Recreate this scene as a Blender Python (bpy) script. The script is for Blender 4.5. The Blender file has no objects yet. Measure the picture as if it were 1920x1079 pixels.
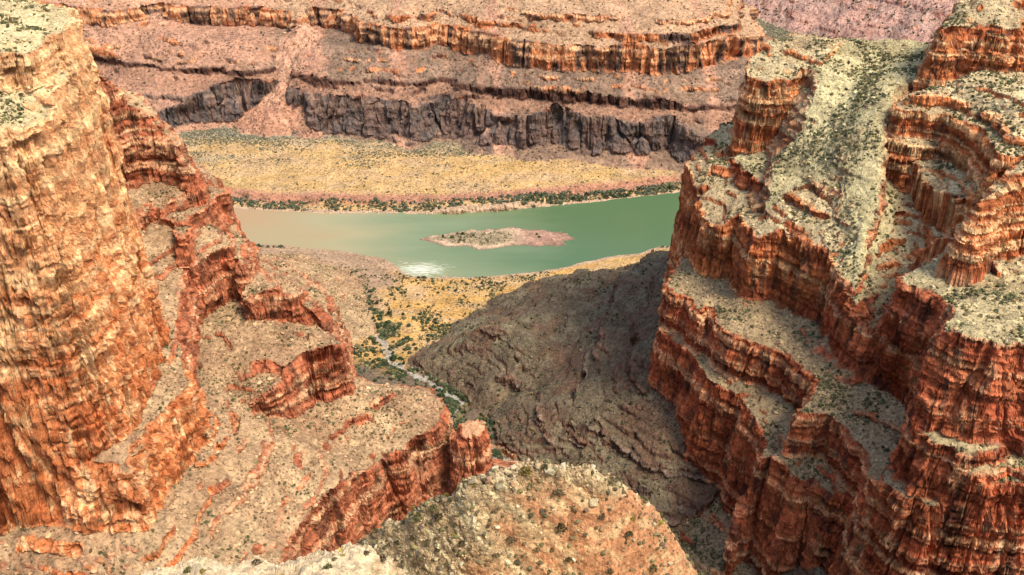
import bpy, math, time
import numpy as np
T0 = time.time()
# ------------------------------------------------------------------ camera, sky, sun, exposure
CAMZ = 500.0; PITCH = 30.0; FPX = 1867.0
scn = bpy.context.scene
cam = bpy.data.cameras.new("camera"); cam.sensor_width = 36.0; cam.lens = 36.0 * FPX / 1920.0
cam.clip_start = 0.5; cam.clip_end = 12000.0
camo = bpy.data.objects.new("camera", cam); scn.collection.objects.link(camo)
camo.location = (0, 0, CAMZ); camo.rotation_euler = (math.radians(90 - PITCH), 0, 0)
scn.camera = camo
SUN_EL = 55.0; SUN_AZ = 128.0          # azimuth clockwise from +Y (the view direction)
wd = bpy.data.worlds.new("World"); scn.world = wd; wd.use_nodes = True
nt = wd.node_tree; bg = nt.nodes["Background"]
sky = nt.nodes.new("ShaderNodeTexSky"); sky.sky_type = 'NISHITA'; sky.sun_disc = False
sky.sun_elevation = math.radians(SUN_EL); sky.sun_rotation = math.radians(SUN_AZ)
sky.air_density = 1.0; sky.dust_density = 2.0
nt.links.new(sky.outputs[0], bg.inputs[0]); bg.inputs[1].default_value = 0.15
sl = bpy.data.lights.new("sun", 'SUN'); sl.energy = 2.5; sl.angle = math.radians(18.0); sl.color = (1.0, 0.93, 0.82)
so = bpy.data.objects.new("sun", sl); scn.collection.objects.link(so)
so.rotation_euler = (math.radians(90 - SUN_EL), 0, math.radians(180 - SUN_AZ))
so.location = (0, 0, 900)
scn.view_settings.view_transform = 'Standard'; scn.view_settings.look = 'None'
scn.view_settings.exposure = 0.95; scn.view_settings.gamma = 1.0
scn.view_settings.use_white_balance = True; scn.view_settings.white_balance_temperature = 7300; scn.view_settings.white_balance_tint = 8
scn.cycles.max_bounces = 4; scn.cycles.diffuse_bounces = 2

# ------------------------------------------------------------------ numeric helpers
rng = np.random.default_rng(7)
TAB = rng.random(64 * 64 * 64).astype(np.float32)
CP, SP = math.cos(math.radians(PITCH)), math.sin(math.radians(PITCH))

def pix(u, v, z):
    """photo pixel + elevation -> plan position"""
    s = (v - 539.5) / FPX
    dy, dz = CP - SP * s, -SP - CP * s
    t = (z - CAMZ) / dz
    return ((u - 960) / FPX * t, dy * t)

def project(p):
    """world -> pixels of a 1024 wide frame, and depth"""
    x, y, z = p[:, 0], p[:, 1], p[:, 2] - CAMZ
    d = y * CP - z * SP
    up = y * SP + z * CP
    d = np.maximum(d, 1.0)
    k = FPX * 1024 / 1920
    return x / d * k + 512, 287.5 - up / d * k, d

def sstep(a, b, x):
    t = np.clip((x - a) / (b - a), 0, 1)
    return t * t * (3 - 2 * t)

def noise3(x, y, z):
    """smooth value noise in -1..1, period 64"""
    x = np.asarray(x, np.float32); y = np.asarray(y, np.float32); z = np.asarray(z, np.float32)
    xf, yf, zf = np.floor(x), np.floor(y), np.floor(z)
    fx, fy, fz = x - xf, y - yf, z - zf
    xi = xf.astype(np.int32) & 63; yi = yf.astype(np.int32) & 63; zi = zf.astype(np.int32) & 63
    xj = ((xi + 1) & 63) << 12; yj = ((yi + 1) & 63) << 6; zj = (zi + 1) & 63
    xi = xi << 12; yi = yi << 6
    fx = fx * fx * (3 - 2 * fx); fy = fy * fy * (3 - 2 * fy); fz = fz * fz * (3 - 2 * fz)
    a, b, c, d = xi + yi, xj + yi, xi + yj, xj + yj
    A = TAB[a + zi]; A = A + (TAB[b + zi] - A) * fx
    B = TAB[c + zi]; B = B + (TAB[d + zi] - B) * fx
    A = A + (B - A) * fy
    C = TAB[a + zj]; C = C + (TAB[b + zj] - C) * fx
    D = TAB[c + zj]; D = D + (TAB[d + zj] - D) * fx
    C = C + (D - C) * fy
    return (A + (C - A) * fz) * 2 - 1

def noise2(x, y, seed=0.0):
    x = np.asarray(x, np.float32); y = np.asarray(y, np.float32)
    s = int(seed * 17.3) & 63
    xf, yf = np.floor(x), np.floor(y)
    fx, fy = x - xf, y - yf
    xi = xf.astype(np.int32) & 63; yi = yf.astype(np.int32) & 63
    xj = ((xi + 1) & 63) << 12; yj = ((yi + 1) & 63) << 6
    xi = (xi << 12) + s; yi = yi << 6; xj = xj + s
    fx = fx * fx * (3 - 2 * fx); fy = fy * fy * (3 - 2 * fy)
    A = TAB[xi + yi]; A = A + (TAB[xj + yi] - A) * fx
    B = TAB[xi + yj]; B = B + (TAB[xj + yj] - B) * fx
    return (A + (B - A) * fy) * 2 - 1

def fbm2(x, y, octs, seed=0.0, gain=0.5):
    r = 0; a = 1.0
    for i in range(octs):
        r = r + a * noise2(x, y, seed + i * 3.1); a *= gain
        x, y = x * 1.93 + y * 0.61, y * 1.93 - x * 0.61
    return r

def hash1(i, seed=0):
    i = (np.asarray(i).astype(np.int64) * 7919 + seed * 104729) & (64 * 64 * 64 - 1)
    return TAB[i]

# ------------------------------------------------------------------ the rock layers, traced as rims
# each tier: rim of pixels (u, v, z[, cliff height]) then closing plan points (x, y, z, h)
TIERS = []
def tier(name, rim, close=(), h=25.0, batter=0.12, s1=0.75, s2=0.45, lam=25.0, ins=0.3, cap=60.0,
         wob=1.0, step=1.6, reach=170.0, group='right', key='', on='', blur=2):
    pts = []
    for r in rim:
        x, y = pix(r[0], r[1], r[2]); pts.append((x, y, r[2], r[3] if len(r) > 3 else h))
    for c in close:
        pts.append((c[0], c[1], c[2], c[3] if len(c) > 3 else h))
    TIERS.append(dict(name=name, pts=np.array(pts, float), batter=batter, s1=s1, s2=s2, lam=lam, ins=ins, cap=cap,
                      wob=wob, step=step, reach=reach, group=group, key=key, on=on, blur=blur))

def Z(z, *uv, h=None):
    return [(u, v, z) if h is None else (u, v, z, h) for u, v in uv]

XR, XL = 900.0, -900.0
# ---- right wall, bottom to top
tier('shale_right', Z(84, (1230, 470), (1195, 505), (1150, 560), (1128, 610), (1135, 680), (1145, 760), (1152, 830), (1180, 880), (1215, 930)),
     [(150, 380, 80), (220, 350, 80), (400, 500, 80), (300, 790, 80), (200, 785, 80)], h=13, s1=0.66, s2=0.64, lam=60, ins=0.42, cap=60, wob=1.6, group='shale', key='', on='')
tier('shale_right', Z(104, (1255, 485), (1232, 530), (1190, 600), (1190, 670), (1215, 720)),
     [(130, 470, 100), (300, 520, 100), (260, 720, 100), (160, 715, 100)], h=8, s1=0.66, s2=0.62, lam=60, ins=0.35, cap=40, wob=1.6, group='shale', key='', on='')
tier('shale_right', Z(46, (860, 640), (890, 655), (930, 690), (960, 720), (1000, 760), (1030, 800), (1020, 830)),
     [(40, 540, 48), (90, 620, 52), (95, 800, 54), (60, 815, 48), (15, 780, 42), (-18, 735, 42)], h=6, s1=0.55, s2=0.55, lam=60, ins=0.38, cap=30, wob=1.8, group='shale', key='', on='')
tier('canyon_wall_right_lower', [(1275, 395, 150, 75), (1280, 440, 142, 60), (1262, 520, 142, 44), (1243, 590, 142, 38), (1246, 625, 140, 42), (1288, 655, 140, 60), (1300, 668, 140, 62),
      (1330, 712, 140, 72), (1345, 720, 140, 74), (1388, 742, 140, 74), (1400, 775, 140, 74), (1428, 800, 140, 74), (1437, 832, 140, 70),
      (1428, 850, 140, 74), (1450, 850, 140, 76), (1490, 882, 140, 76), (1502, 900, 140, 76), (1522, 892, 140, 76), (1560, 928, 140, 76),
      (1590, 940, 140, 76), (1640, 1000, 140, 70), (1690, 1050, 138, 60), (1760, 1075, 136, 60), (1920, 1079, 136, 60)],
     [(XR, 330, 140, 60), (XR, 780, 140, 110), (300, 770, 150, 115), (170, 755, 150, 110)], batter=0.10, s1=0.66, s2=0.55, lam=60, ins=0.25, cap=40, key='R1', on='')
tier('canyon_wall_right_lower', Z(112, (1384, 945), (1392, 925), (1412, 905), (1428, 880), (1470, 900), (1500, 930)),
     [(170, 418, 112), (165, 440, 112), (140, 446, 112)], h=60, batter=0.08, s1=0.6, s2=0.42, ins=0.2, cap=10, reach=60, wob=0.7, key='', on='')
tier('canyon_wall_right_lower', [(1256, 530, 172), (1262, 545, 172), (1300, 556, 172), (1318, 590, 172), (1312, 575, 172), (1340, 570, 172), (1352, 612, 172), (1372, 625, 172), (1405, 640, 172),
      (1440, 644, 172), (1480, 672, 172), (1528, 712, 172), (1552, 700, 174), (1530, 742, 172), (1492, 768, 172), (1479, 782, 172), (1500, 775, 172), (1540, 772, 172),
      (1575, 795, 172), (1600, 832, 172), (1628, 850, 172), (1640, 900, 172), (1665, 935, 172), (1690, 965, 172), (1735, 985, 172), (1775, 975, 172),
      (1840, 968, 172), (1860, 950, 172), (1920, 930, 172)],
     [(XR, 320, 172), (XR, 770, 172), (300, 770, 172), (168, 750, 172, 20), (142, 680, 168, 20), (122, 620, 170, 20)], h=27, batter=0.10, s1=0.7, s2=0.5, ins=0.28, cap=45, key='R2', on='R1')
tier('canyon_wall_right_middle', [(1290, 372, 196, 30), (1300, 440, 185, 16), (1318, 478, 188, 20), (1350, 490, 188, 20), (1385, 472, 192, 22), (1405, 470, 206, 28), (1425, 458, 217, 34),
      (1460, 455, 219, 34), (1500, 468, 220, 36), (1550, 492, 221, 36), (1590, 530, 222, 36), (1618, 560, 222, 34), (1632, 605, 214, 28), (1642, 632, 204, 14),
      (1604, 655, 189, 18), (1650, 688, 189, 20), (1700, 715, 191, 20), (1738, 732, 196, 24), (1728, 770, 206, 26), (1722, 800, 213, 28),
      (1745, 830, 213, 28), (1790, 842, 213, 28), (1850, 860, 213, 28), (1920, 872, 213, 28)],
     [(XR, 300, 213, 28), (XR, 720, 290, 60), (330, 700, 290, 60), (215, 706, 270, 60), (172, 700, 225, 40)], batter=0.12, s1=0.75, s2=0.55, ins=0.30, cap=70, wob=1.0, key='R3', on='R2')
tier('canyon_wall_right_middle', Z(239, (1312, 262), (1335, 262), (1347, 277), (1368, 292), (1400, 320), (1428, 338), (1452, 346), (1472, 336)),
     [(190, 640, 242), (240, 700, 245), (170, 720, 242)], h=22, batter=0.12, s1=1.1, s2=1.0, ins=0.25, cap=20, wob=0.8, key='R4', on='R3')
tier('canyon_wall_right_middle', [(1692, 520, 245, 40), (1745, 532, 246, 40), (1788, 558, 250, 44), (1784, 590, 254, 46), (1772, 622, 258, 50)] + Z(262, (1800, 620), (1840, 630), (1870, 642), (1920, 642)),
     [(XR, 360, 250), (XR, 500, 250), (330, 500, 250), (255, 500, 248)], h=50, batter=0.24, s1=0.8, s2=0.6, ins=0.05, cap=60, key='R4', on='R3')
tier('canyon_wall_right_upper', [(1450, 74, 303), (1420, 92, 302), (1409, 118, 296), (1410, 140, 293), (1440, 147, 293), (1484, 143, 293), (1498, 121, 298), (1530, 124, 298), (1540, 118, 300, 4)],
     [(215, 660, 304, 2), (235, 690, 303, 30), (205, 712, 303, 50)], h=50, batter=0.1, s1=0.8, s2=0.62, ins=0.10, cap=40, wob=0.8, key='', on='R3', group='upper')
tier('canyon_wall_right_middle', [(1534, 142, 298, 4), (1518, 200, 283), (1495, 250, 268), (1478, 290, 256), (1464, 340, 245), (1442, 400, 231), (1434, 452, 220), (1465, 458, 221), (1500, 470, 222), (1550, 494, 223), (1590, 532, 224),
      (1615, 500, 231), (1632, 420, 246), (1640, 340, 262), (1655, 270, 277), (1668, 205, 293), (1690, 150, 303)],
     [(300, 640, 303), (300, 690, 303), (215, 695, 303)], h=5, batter=0.6, s1=1.6, s2=1.5, ins=0.0, cap=10, wob=1.0, reach=60, blur=30, group='ramp', on='R3')
tier('canyon_wall_right_upper', [(1630, 262, 279), (1660, 258, 280), (1700, 268, 280), (1760, 272, 280), (1810, 285, 280), (1836, 298, 280), (1862, 318, 280)],
     [(320, 515, 280), (XR, 515, 280), (XR, 700, 280), (330, 660, 280), (272, 590, 280)], h=22, batter=0.16, s1=0.8, s2=0.62, ins=0.25, cap=20, key='', on='R3', group='upper')
tier('canyon_wall_right_upper', [(1675, 190, 299), (1700, 200, 299), (1760, 204, 299), (1818, 220, 299), (1843, 240, 299), (1856, 268, 299), (1872, 296, 297)],
     [(315, 510, 299), (XR, 510, 300), (XR, 700, 300), (350, 680, 300), (290, 610, 300)], h=22, batter=0.10, s1=0.85, s2=0.65, ins=0.62, cap=22, key='', on='R3', group='upper')
tier('canyon_wall_right_upper', [(1850, 356, 296), (1858, 340, 300), (1885, 327, 300), (1920, 322, 300)],
     [(XR, 450, 300), (XR, 560, 300), (330, 520, 300), (275, 492, 300)], h=42, batter=0.26, s1=0.8, s2=0.62, ins=0.4, cap=30, key='', on='R3', group='upper')
tier('canyon_wall_right_upper', [(1795, 5, 340, 70), (1770, 32, 338, 60), (1764, 50, 336, 45)] + Z(336, (1775, 55), (1840, 56), (1893, 66), (1896, 60), (1920, 62)),
     [(XR, 600, 336), (XR, 760, 336), (360, 720, 340, 70)], h=31, batter=0.22, s1=0.8, s2=0.62, ins=0.5, cap=60, key='', on='R3', group='upper')
# ---- left side, bottom to top
tier('mesa_left', [(470, 520, 128, 90), (500, 530, 128, 95), (540, 550, 126, 95), (580, 580, 126, 95), (610, 610, 126, 95), (638, 655, 130, 90), (646, 685, 140, 80), (655, 712, 146, 60), (690, 714, 143, 60), (740, 716, 141, 55), (795, 723, 140, 62), (822, 735, 140, 62), (832, 753, 140, 62),
      (816, 788, 140, 62), (792, 812, 140, 62), (770, 818, 140, 62), (755, 838, 140, 60), (700, 855, 140, 60), (688, 868, 140, 60), (640, 902, 140, 60), (626, 935, 140, 60), (600, 962, 140, 60)],
     [(-108, 350, 140, 60), (-112, 280, 140, 60), (-130, 150, 140, 60), (XL, 100, 140, 60), (XL, 760, 140, 60), (-300, 700, 130, 100), (-215, 660, 130, 100)],
     batter=0.12, s1=0.55, s2=0.40, lam=50, ins=0.36, cap=50, group='left', key='L1', on='')
tier('mesa_left', [(480, 490, 40), (550, 520, 32), (610, 575, 20), (618, 615, 18)], [(-200, 690, 30), (-330, 720, 50), (-500, 800, 50)], h=1, batter=1, s1=0.42, s2=0.36, ins=0.1, cap=30, wob=1.5, reach=110, group='left')
tier('rock_pinnacle', Z(142, (862, 788), (872, 780), (890, 780), (903, 790), (908, 806), (900, 822), (880, 828), (860, 820), (852, 802)), h=48, batter=0.09, s1=0.7, s2=0.5, ins=0.35, cap=6, wob=0.45, reach=60, step=0.8, group='left', key='', on='')
tier('rock_pinnacle', Z(100, (905, 868), (915, 862), (922, 872), (918, 888), (906, 890)), h=20, batter=0.12, ins=0.3, cap=3, wob=0.3, reach=40, step=0.8, group='left', key='', on='')
tier('mesa_left', [(648, 652, 186), (643, 640, 190), (600, 650, 190), (570, 656, 190), (545, 686, 188), (520, 716, 184), (490, 748, 178), (455, 775, 171, 14), (430, 800, 170, 8)],
     [(-160, 415, 175, 8), (XL, 415, 190), (XL, 700, 190), (-240, 640, 190, 80), (-150, 540, 185, 80), (-115, 505, 185, 60)], h=32, batter=0.12, s1=0.62, s2=0.5, ins=0.22, cap=34, group='left', key='L2', on='L1')
tier('mesa_left', [(462, 560, 205), (478, 552, 208), (500, 542, 211), (540, 531, 213), (570, 557, 203), (600, 588, 192), (625, 625, 180), (642, 662, 168)],
     [(-98, 515, 158, 50), (-125, 532, 185, 60), (-165, 545, 205, 60)], h=28, batter=0.12, s1=0.8, s2=0.6, ins=0.0, cap=5, group='left', wob=0.7, reach=90, key='', on='L1')
tier('butte_left', [(466, 452, 214, 26), (470, 500, 212, 30), (458, 478, 224, 36), (440, 468, 225, 38), (420, 464, 225, 38), (385, 482, 225, 38), (348, 500, 225, 38), (336, 560, 222, 34), (345, 690, 214, 26), (352, 738, 213, 26), (340, 752, 213, 28), (300, 800, 213, 28), (262, 848, 213, 30), (244, 880, 213, 30)],
     [(-180, 338, 213, 30), (-240, 345, 213, 30), (XL, 345, 213, 30), (XL, 680, 213, 30), (-250, 620, 215, 30), (-195, 580, 214, 26)], batter=0.14, s1=0.7, s2=0.55, ins=0.5, cap=30, group='left', key='L3', on='L1')
tier('butte_left', Z(247, (420, 345), (404, 352), (388, 368), (348, 397), (338, 425), (326, 400), (302, 388), (262, 388), (254, 402), (246, 460)),
     [(-214, 460, 247), (XL, 460, 247), (XL, 650, 247), (-260, 650, 247), (-200, 610, 247)], h=24, batter=0.16, s1=0.8, s2=0.6, ins=0.28, cap=30, group='left', wob=0.8, key='L4', on='L3')
tier('butte_left', [(372, 333, 258, 12), (352, 308, 268, 22), (332, 262, 280, 34), (302, 240, 286, 36), (276, 214, 293, 42), (240, 187, 301, 50), (196, 144, 318, 60), (160, 130, 322, 60)],
     [(-330, 545, 325, 60), (XL, 545, 325, 60), (XL, 700, 320, 60), (-300, 680, 300, 40), (-215, 610, 262, 14)], batter=0.12, s1=0.8, s2=0.62, ins=0.05, cap=30, group='left', wob=0.6, key='', on='L4')
tier('cliff_left_near', Z(364, (147, 110), (144, 160), (108, 216), (54, 240), (-6, 256)),
     [(-240, 338, 362), (-330, 322, 362), (XL, 300, 362), (XL, 480, 362), (-230, 480, 362), (-186, 430, 362)], h=158, batter=0.055, s1=0.7, s2=0.55, ins=0.55, cap=40, group='near', wob=1.0, step=1.2, key='A1', on='L3')
tier('cliff_left_near', Z(388, (146, 34), (152, 60), (135, 56), (95, 60), (50, 90), (0, 96)),
     [(-245, 365, 388), (XL, 350, 388), (XL, 470, 388), (-230, 470, 388), (-184, 428, 388)], h=14, batter=0.12, s1=1.0, s2=0.7, ins=0.22, cap=60, group='near', wob=0.9, step=1.2, key='', on='A1')
# ---- far side of the river
BY = 2600.0
tier('floodplain', Z(7, (380, 352), (415, 358), (520, 368), (640, 376), (760, 381), (880, 389), (960, 386), (1000, 376), (1100, 352), (1200, 338), (1300, 322)),
     [(420, 1180, 7), (620, 1320, 7), (620, 1800, 7), (500, BY, 7), (XL * 2, BY, 7), (XL * 2, 1100, 7)], h=5, batter=0.9, s1=0.08, s2=0.03, ins=0.03, cap=400, wob=2.0, step=5, reach=80, group='flat', key='', on='')
tier('canyon_wall_far', [(100, 232, 30, 14), (300, 214, 34, 14), (410, 186, 46, 26), (430, 170, 58, 38), (528, 163, 60, 40), (545, 200, 40, 14), (570, 196, 46, 20), (585, 186, 58, 40), (640, 190, 58, 40), (680, 188, 58, 40), (747, 194, 58, 40), (771, 206, 55, 36), (807, 190, 58, 38), (826, 186, 58, 38), (878, 200, 56, 36),
      (917, 214, 54, 34), (985, 224, 53, 32), (1036, 216, 54, 32), (1107, 228, 52, 32), (1202, 241, 50, 30), (1262, 237, 50, 30), (1330, 256, 48, 30)],
     [(345, 1180, 48, 30), (395, 1400, 48, 30), (330, 1700, 48, 30), (200, BY, 48, 30), (XL * 2, BY, 58, 30), (XL * 2, 1330, 40, 14)], batter=0.35, s1=0.6, s2=0.35, lam=20, ins=0.62, cap=34, wob=2.2, step=4, reach=140, group='far', key='F1', on='')
tier('canyon_wall_far', [(100, 88, 80), (180, 104, 80), (300, 124, 80), (412, 131, 80), (470, 134, 80), (530, 121, 80), (575, 140, 78), (620, 153, 78), (680, 150, 78), (730, 153, 78), (770, 157, 78), (836, 146, 79), (880, 166, 78), (900, 165, 78), (960, 171, 77), (1015, 181, 76), (1060, 182, 76), (1150, 190, 75), (1300, 197, 74), (1370, 198, 74)],
     [(350, 1215, 74), (380, 1420, 74), (310, 1700, 74), (180, BY, 74), (XL * 2, BY, 80), (XL * 2, 1450, 80)], h=3.6, batter=0.2, s1=0.62, s2=0.6, ins=0.60, cap=48, wob=1.6, step=4, reach=120, group='far', key='F2', on='F1')
tier('canyon_wall_far', [(80, 2, 134, 24), (150, 14, 134, 20), (200, 22, 134, 16), (250, 16, 134, 12), (300, 5, 134, 10), (330, 12, 134, 18), (370, 12, 134, 24), (450, 15, 134, 28), (540, 18, 134, 28), (556, 34, 128, 10), (568, 36, 126, 8), (580, 14, 134, 28), (640, 20, 134, 30), (680, 42, 134, 30), (740, 55, 134, 30), (800, 50, 134, 30), (812, 38, 135, 26), (826, 46, 134, 30), (880, 55, 134, 30), (960, 75, 133, 30),
      (1040, 85, 133, 30), (1150, 90, 132, 30), (1240, 92, 132, 30), (1300, 88, 132, 30), (1360, 76, 132, 28), (1400, 68, 132, 26), (1424, 58, 132, 24)],
     [(345, 1440, 132, 24), (280, 1700, 132, 24), (150, BY, 132, 24), (XL * 2, BY, 134, 20), (XL * 2, 1560, 134, 20)], batter=0.14, s1=0.62, s2=0.6, ins=0.40, cap=30, wob=1.8, step=4, reach=120, group='far', key='F3', on='F2')
tier('canyon_wall_far', Z(147, (690, 12), (740, 30), (800, 28), (815, 12), (840, 18), (900, 36), (1000, 47), (1100, 57), (1170, 62), (1240, 68), (1300, 62), (1350, 50), (1385, 42)),
     [(330, 1470, 147), (270, 1700, 147), (200, BY, 147), (-100, BY, 147), (-150, 1520, 147)], h=8, batter=0.2, s1=0.62, s2=0.6, ins=0.36, cap=30, wob=1.6, step=4, reach=80, group='far', key='F4', on='F3')
tier('canyon_wall_far', Z(160, (905, 8), (960, 15), (1000, 20), (1060, 27), (1150, 31), (1188, 21), (1240, 38), (1290, 37), (1350, 23), (1366, 20)),
     [(315, 1500, 160), (250, 1700, 160), (180, BY, 160), (0, BY, 160), (-60, 1480, 160)], h=9, batter=0.15, s1=0.62, s2=0.6, ins=0.14, cap=300, wob=1.4, step=4, reach=80, group='far', key='', on='F4')
for fu_, fv_, fz_, r_, sl_ in ((568, 44, 124, 5, .80), (404, 52, 112, 4, .76)):
    cx_, cy_ = pix(fu_, fv_, fz_)
    tier('canyon_wall_far', [], [(cx_ + r_ * math.cos(a_ * 1.047), cy_ + r_ * math.sin(a_ * 1.047), fz_, .4) for a_ in range(6)], h=.4, batter=1, s1=sl_, s2=sl_, ins=.1, cap=3, wob=2.6, step=4, reach=190, group='fan')
tier('hillside_beyond', [], [(600, 2300, 170), (690, 2050, 170), (760, 1900, 170), (850, 1760, 170), (1000, 1600, 170), (1300, 1300, 170), (2200, 1300, 170), (2200, BY, 170), (700, BY, 170)],
     h=2, batter=1.0, s1=0.55, s2=0.5, lam=100, ins=0.5, cap=400, wob=4.0, step=8, reach=380, group='pink', key='', on='')
# ---- foreground
tier('knoll_foreground', [(640, 1035, 376, 130), (690, 988, 384, 130), (735, 950, 390, 130), (785, 922, 395, 130), (850, 886, 400, 130), (900, 872, 401, 130), (950, 862, 402, 130), (1000, 852, 403, 130), (1050, 851, 403, 130), (1100, 850, 403, 130), (1150, 864, 401.5, 130), (1200, 895, 397, 130), (1235, 942, 390, 130), (1262, 988, 384.5, 130), (1300, 1040, 379, 130), (1325, 1079, 375, 130)],
     [(37, 121, 365, 10), (33, 117.5, 372, 1), (24, 116.5, 386, .5), (14, 115, 399.5, .5), (3, 115, 401, .5), (-6, 114, 400, .5), (-14, 116, 393, .5), (-22, 119, 384, .5), (-32, 121, 374, .5)],
     batter=0.3, s1=0.85, s2=0.85, lam=20, ins=0.1, cap=4, wob=0.25, step=0.5, reach=90, blur=26, group='knoll', key='', on='')
tier('ledge_foreground', [(200, 1085, 424), (260, 1066, 425), (330, 1050, 426.5), (430, 1036, 428), (540, 1040, 427.5), (600, 1047, 426.5), (640, 1034, 428.5), (660, 1010, 430.5), (700, 998, 431.3), (733, 1010, 430.5), (748, 1040, 428.5), (766, 1079, 425)],
     [(-7, 60, 426), (8, 50, 428), (60, 40, 430), (200, 20, 430), (300, -150, 430), (-300, -150, 430), (-300, 40, 430), (-90, 60, 425)], h=18, batter=0.25, s1=1.2, s2=0.9, ins=0.55, cap=50, wob=0.22, step=0.5, reach=70, blur=6, group='ledge', key='', on='')
tier('ledge_foreground', [], [(-60, -2.5, 497.6), (-5, -2.5, 497.8), (20, -2.5, 497.6), (60, -5, 497), (200, -20, 497), (200, -150, 497), (-200, -150, 497), (-200, -20, 497)], h=14, batter=0.3, s1=1.3, s2=1.1, ins=0.05, cap=50, wob=0.2, step=1.0, reach=50, group='ledge', key='', on='')

def raster(t):
    P = t['pts']; st = t['step']; R = t['reach']
    x0, x1 = max(P[:, 0].min() - R, -1400), min(P[:, 0].max() + R, 1500)
    y0, y1 = max(P[:, 1].min() - R, -80), min(P[:, 1].max() + R, 2560)
    if t['group'] in ('right', 'ramp', 'upper', 'left', 'near', 'shale'):
        x0, x1, y0, y1 = max(x0, -520), min(x1, 620), max(y0, 60), min(y1, 960)
    nx, ny = int((x1 - x0) / st) + 2, int((y1 - y0) / st) + 2
    gx, gy = np.meshgrid(x0 + np.arange(nx, dtype=np.float32) * st, y0 + np.arange(ny, dtype=np.float32) * st)
    gx = gx.astype(np.float32); gy = gy.astype(np.float32)
    d2 = np.full(gx.shape, 1e12, np.float32); sw = np.zeros_like(d2); sz = np.zeros_like(d2); sh = np.zeros_like(d2)
    ins = np.zeros(gx.shape, bool)
    n = len(P)
    for i in range(n):
        ax, ay, az, ah = P[i]; bx, by, bz, bh = P[(i + 1) % n]
        ex, ey = bx - ax, by - ay; L2 = ex * ex + ey * ey + 1e-6
        rx, ry = gx - np.float32(ax), gy - np.float32(ay)
        q = np.clip((rx * np.float32(ex) + ry * np.float32(ey)) / np.float32(L2), 0, 1)
        dx, dy = rx - q * np.float32(ex), ry - q * np.float32(ey)
        dd = dx * dx + dy * dy
        w = 1.0 / (dd + 1.0) ** 1.5
        sw += w; sz += w * (az + q * (bz - az)); sh += w * (ah + q * (bh - ah))
        d2 = np.minimum(d2, dd)
        if ay != by:
            c = ((ay > gy) != (by > gy)) & (gx < ex * (gy - ay) / (by - ay) + ax)
            ins ^= c
    d = np.sqrt(d2); d[ins] *= -1
    A = np.stack([d, sz / sw, sh / sw], -1)
    for _ in range(t.get('blur', 0)):
        A[1:-1] = (A[:-2] + 2 * A[1:-1] + A[2:]) / 4; A[:, 1:-1] = (A[:, :-2] + 2 * A[:, 1:-1] + A[:, 2:]) / 4
    t['grid'] = (x0, y0, st, nx, ny, A.reshape(-1, 3).astype(np.float32))

for t in TIERS:
    raster(t)
print('raster', round(time.time() - T0, 1))

# ---- river and wash
FAR_BANK = [pix(u, v, 0) for u, v in [(300, 378), (400, 385), (470, 394), (560, 398), (700, 400), (830, 401), (900, 398), (960, 393), (1050, 385), (1150, 375), (1230, 367), (1300, 357)]]
NEAR_BANK = [pix(u, v, 0) for u, v in [(1240, 462), (1200, 476), (1150, 482), (1100, 492), (1050, 503), (1000, 511), (940, 517), (880, 520), (820, 521), (775, 518), (757, 512), (745, 500), (710, 482), (650, 472), (560, 464), (480, 458), (400, 455), (300, 450)]]
RIV = np.array([(-1400, 1090)] + FAR_BANK + [(420, 1140), (1400, 1200), (1400, 1020), (420, 960), (260, 930)] + NEAR_BANK + [(-1400, 930)], float)
WASH = np.array([pix(u, v, z) for u, v, z in [(690, 600, 6), (705, 625, 8), (725, 645, 10), (728, 672, 14), (770, 695, 17), (810, 712, 20), (850, 735, 24), (866, 748, 26), (852, 770, 28), (836, 795, 31), (832, 820, 34)]] + [pix(915, 838, 38), pix(940, 855, 40), (20, 520), (70, 470), pix(1340, 1030, 50), pix(1350, 1079, 54), (120, 380)], float)
RB = dict(pts=np.c_[RIV, np.zeros(len(RIV)), np.zeros(len(RIV))], step=4.0, reach=1500, group='x'); raster(RB)

GULLY = [(1868, 296, 288), (1830, 350, 276), (1800, 420, 256), (1745, 465, 238), (1700, 492, 226), (1672, 580, 208), (1650, 640, 192), (1600, 705, 174)]
GULLY = np.array([(*pix(u, v, z), z) for u, v, z in GULLY])
def gully_cap(x, y):
    d = np.full(len(x), 1e9, np.float32); zz = np.zeros(len(x), np.float32)
    for i in range(len(GULLY) - 1):
        ax, ay, az = GULLY[i]; ex, ey, ez = GULLY[i + 1] - GULLY[i]
        rx, ry = x - np.float32(ax), y - np.float32(ay)
        q = np.clip((rx * np.float32(ex) + ry * np.float32(ey)) / np.float32(ex * ex + ey * ey), 0, 1)
        dd = (rx - q * np.float32(ex)) ** 2 + (ry - q * np.float32(ey)) ** 2
        b = dd < d; d[b] = dd[b]; zz[b] = (az + q * ez)[b]
    return zz + 0.58 * np.maximum(np.sqrt(d) - 2.0, 0)

def dist_poly(x, y, P):
    d = np.full(len(x), 1e9, np.float32)
    for i in range(len(P) - 1):
        ax, ay = P[i]; ex, ey = P[i + 1] - P[i]
        rx, ry = x - np.float32(ax), y - np.float32(ay)
        q = np.clip((rx * np.float32(ex) + ry * np.float32(ey)) / np.float32(ex * ex + ey * ey + 1e-6), 0, 1)
        d = np.minimum(d, (rx - q * np.float32(ex)) ** 2 + (ry - q * np.float32(ey)) ** 2)
    return np.sqrt(d)

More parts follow.
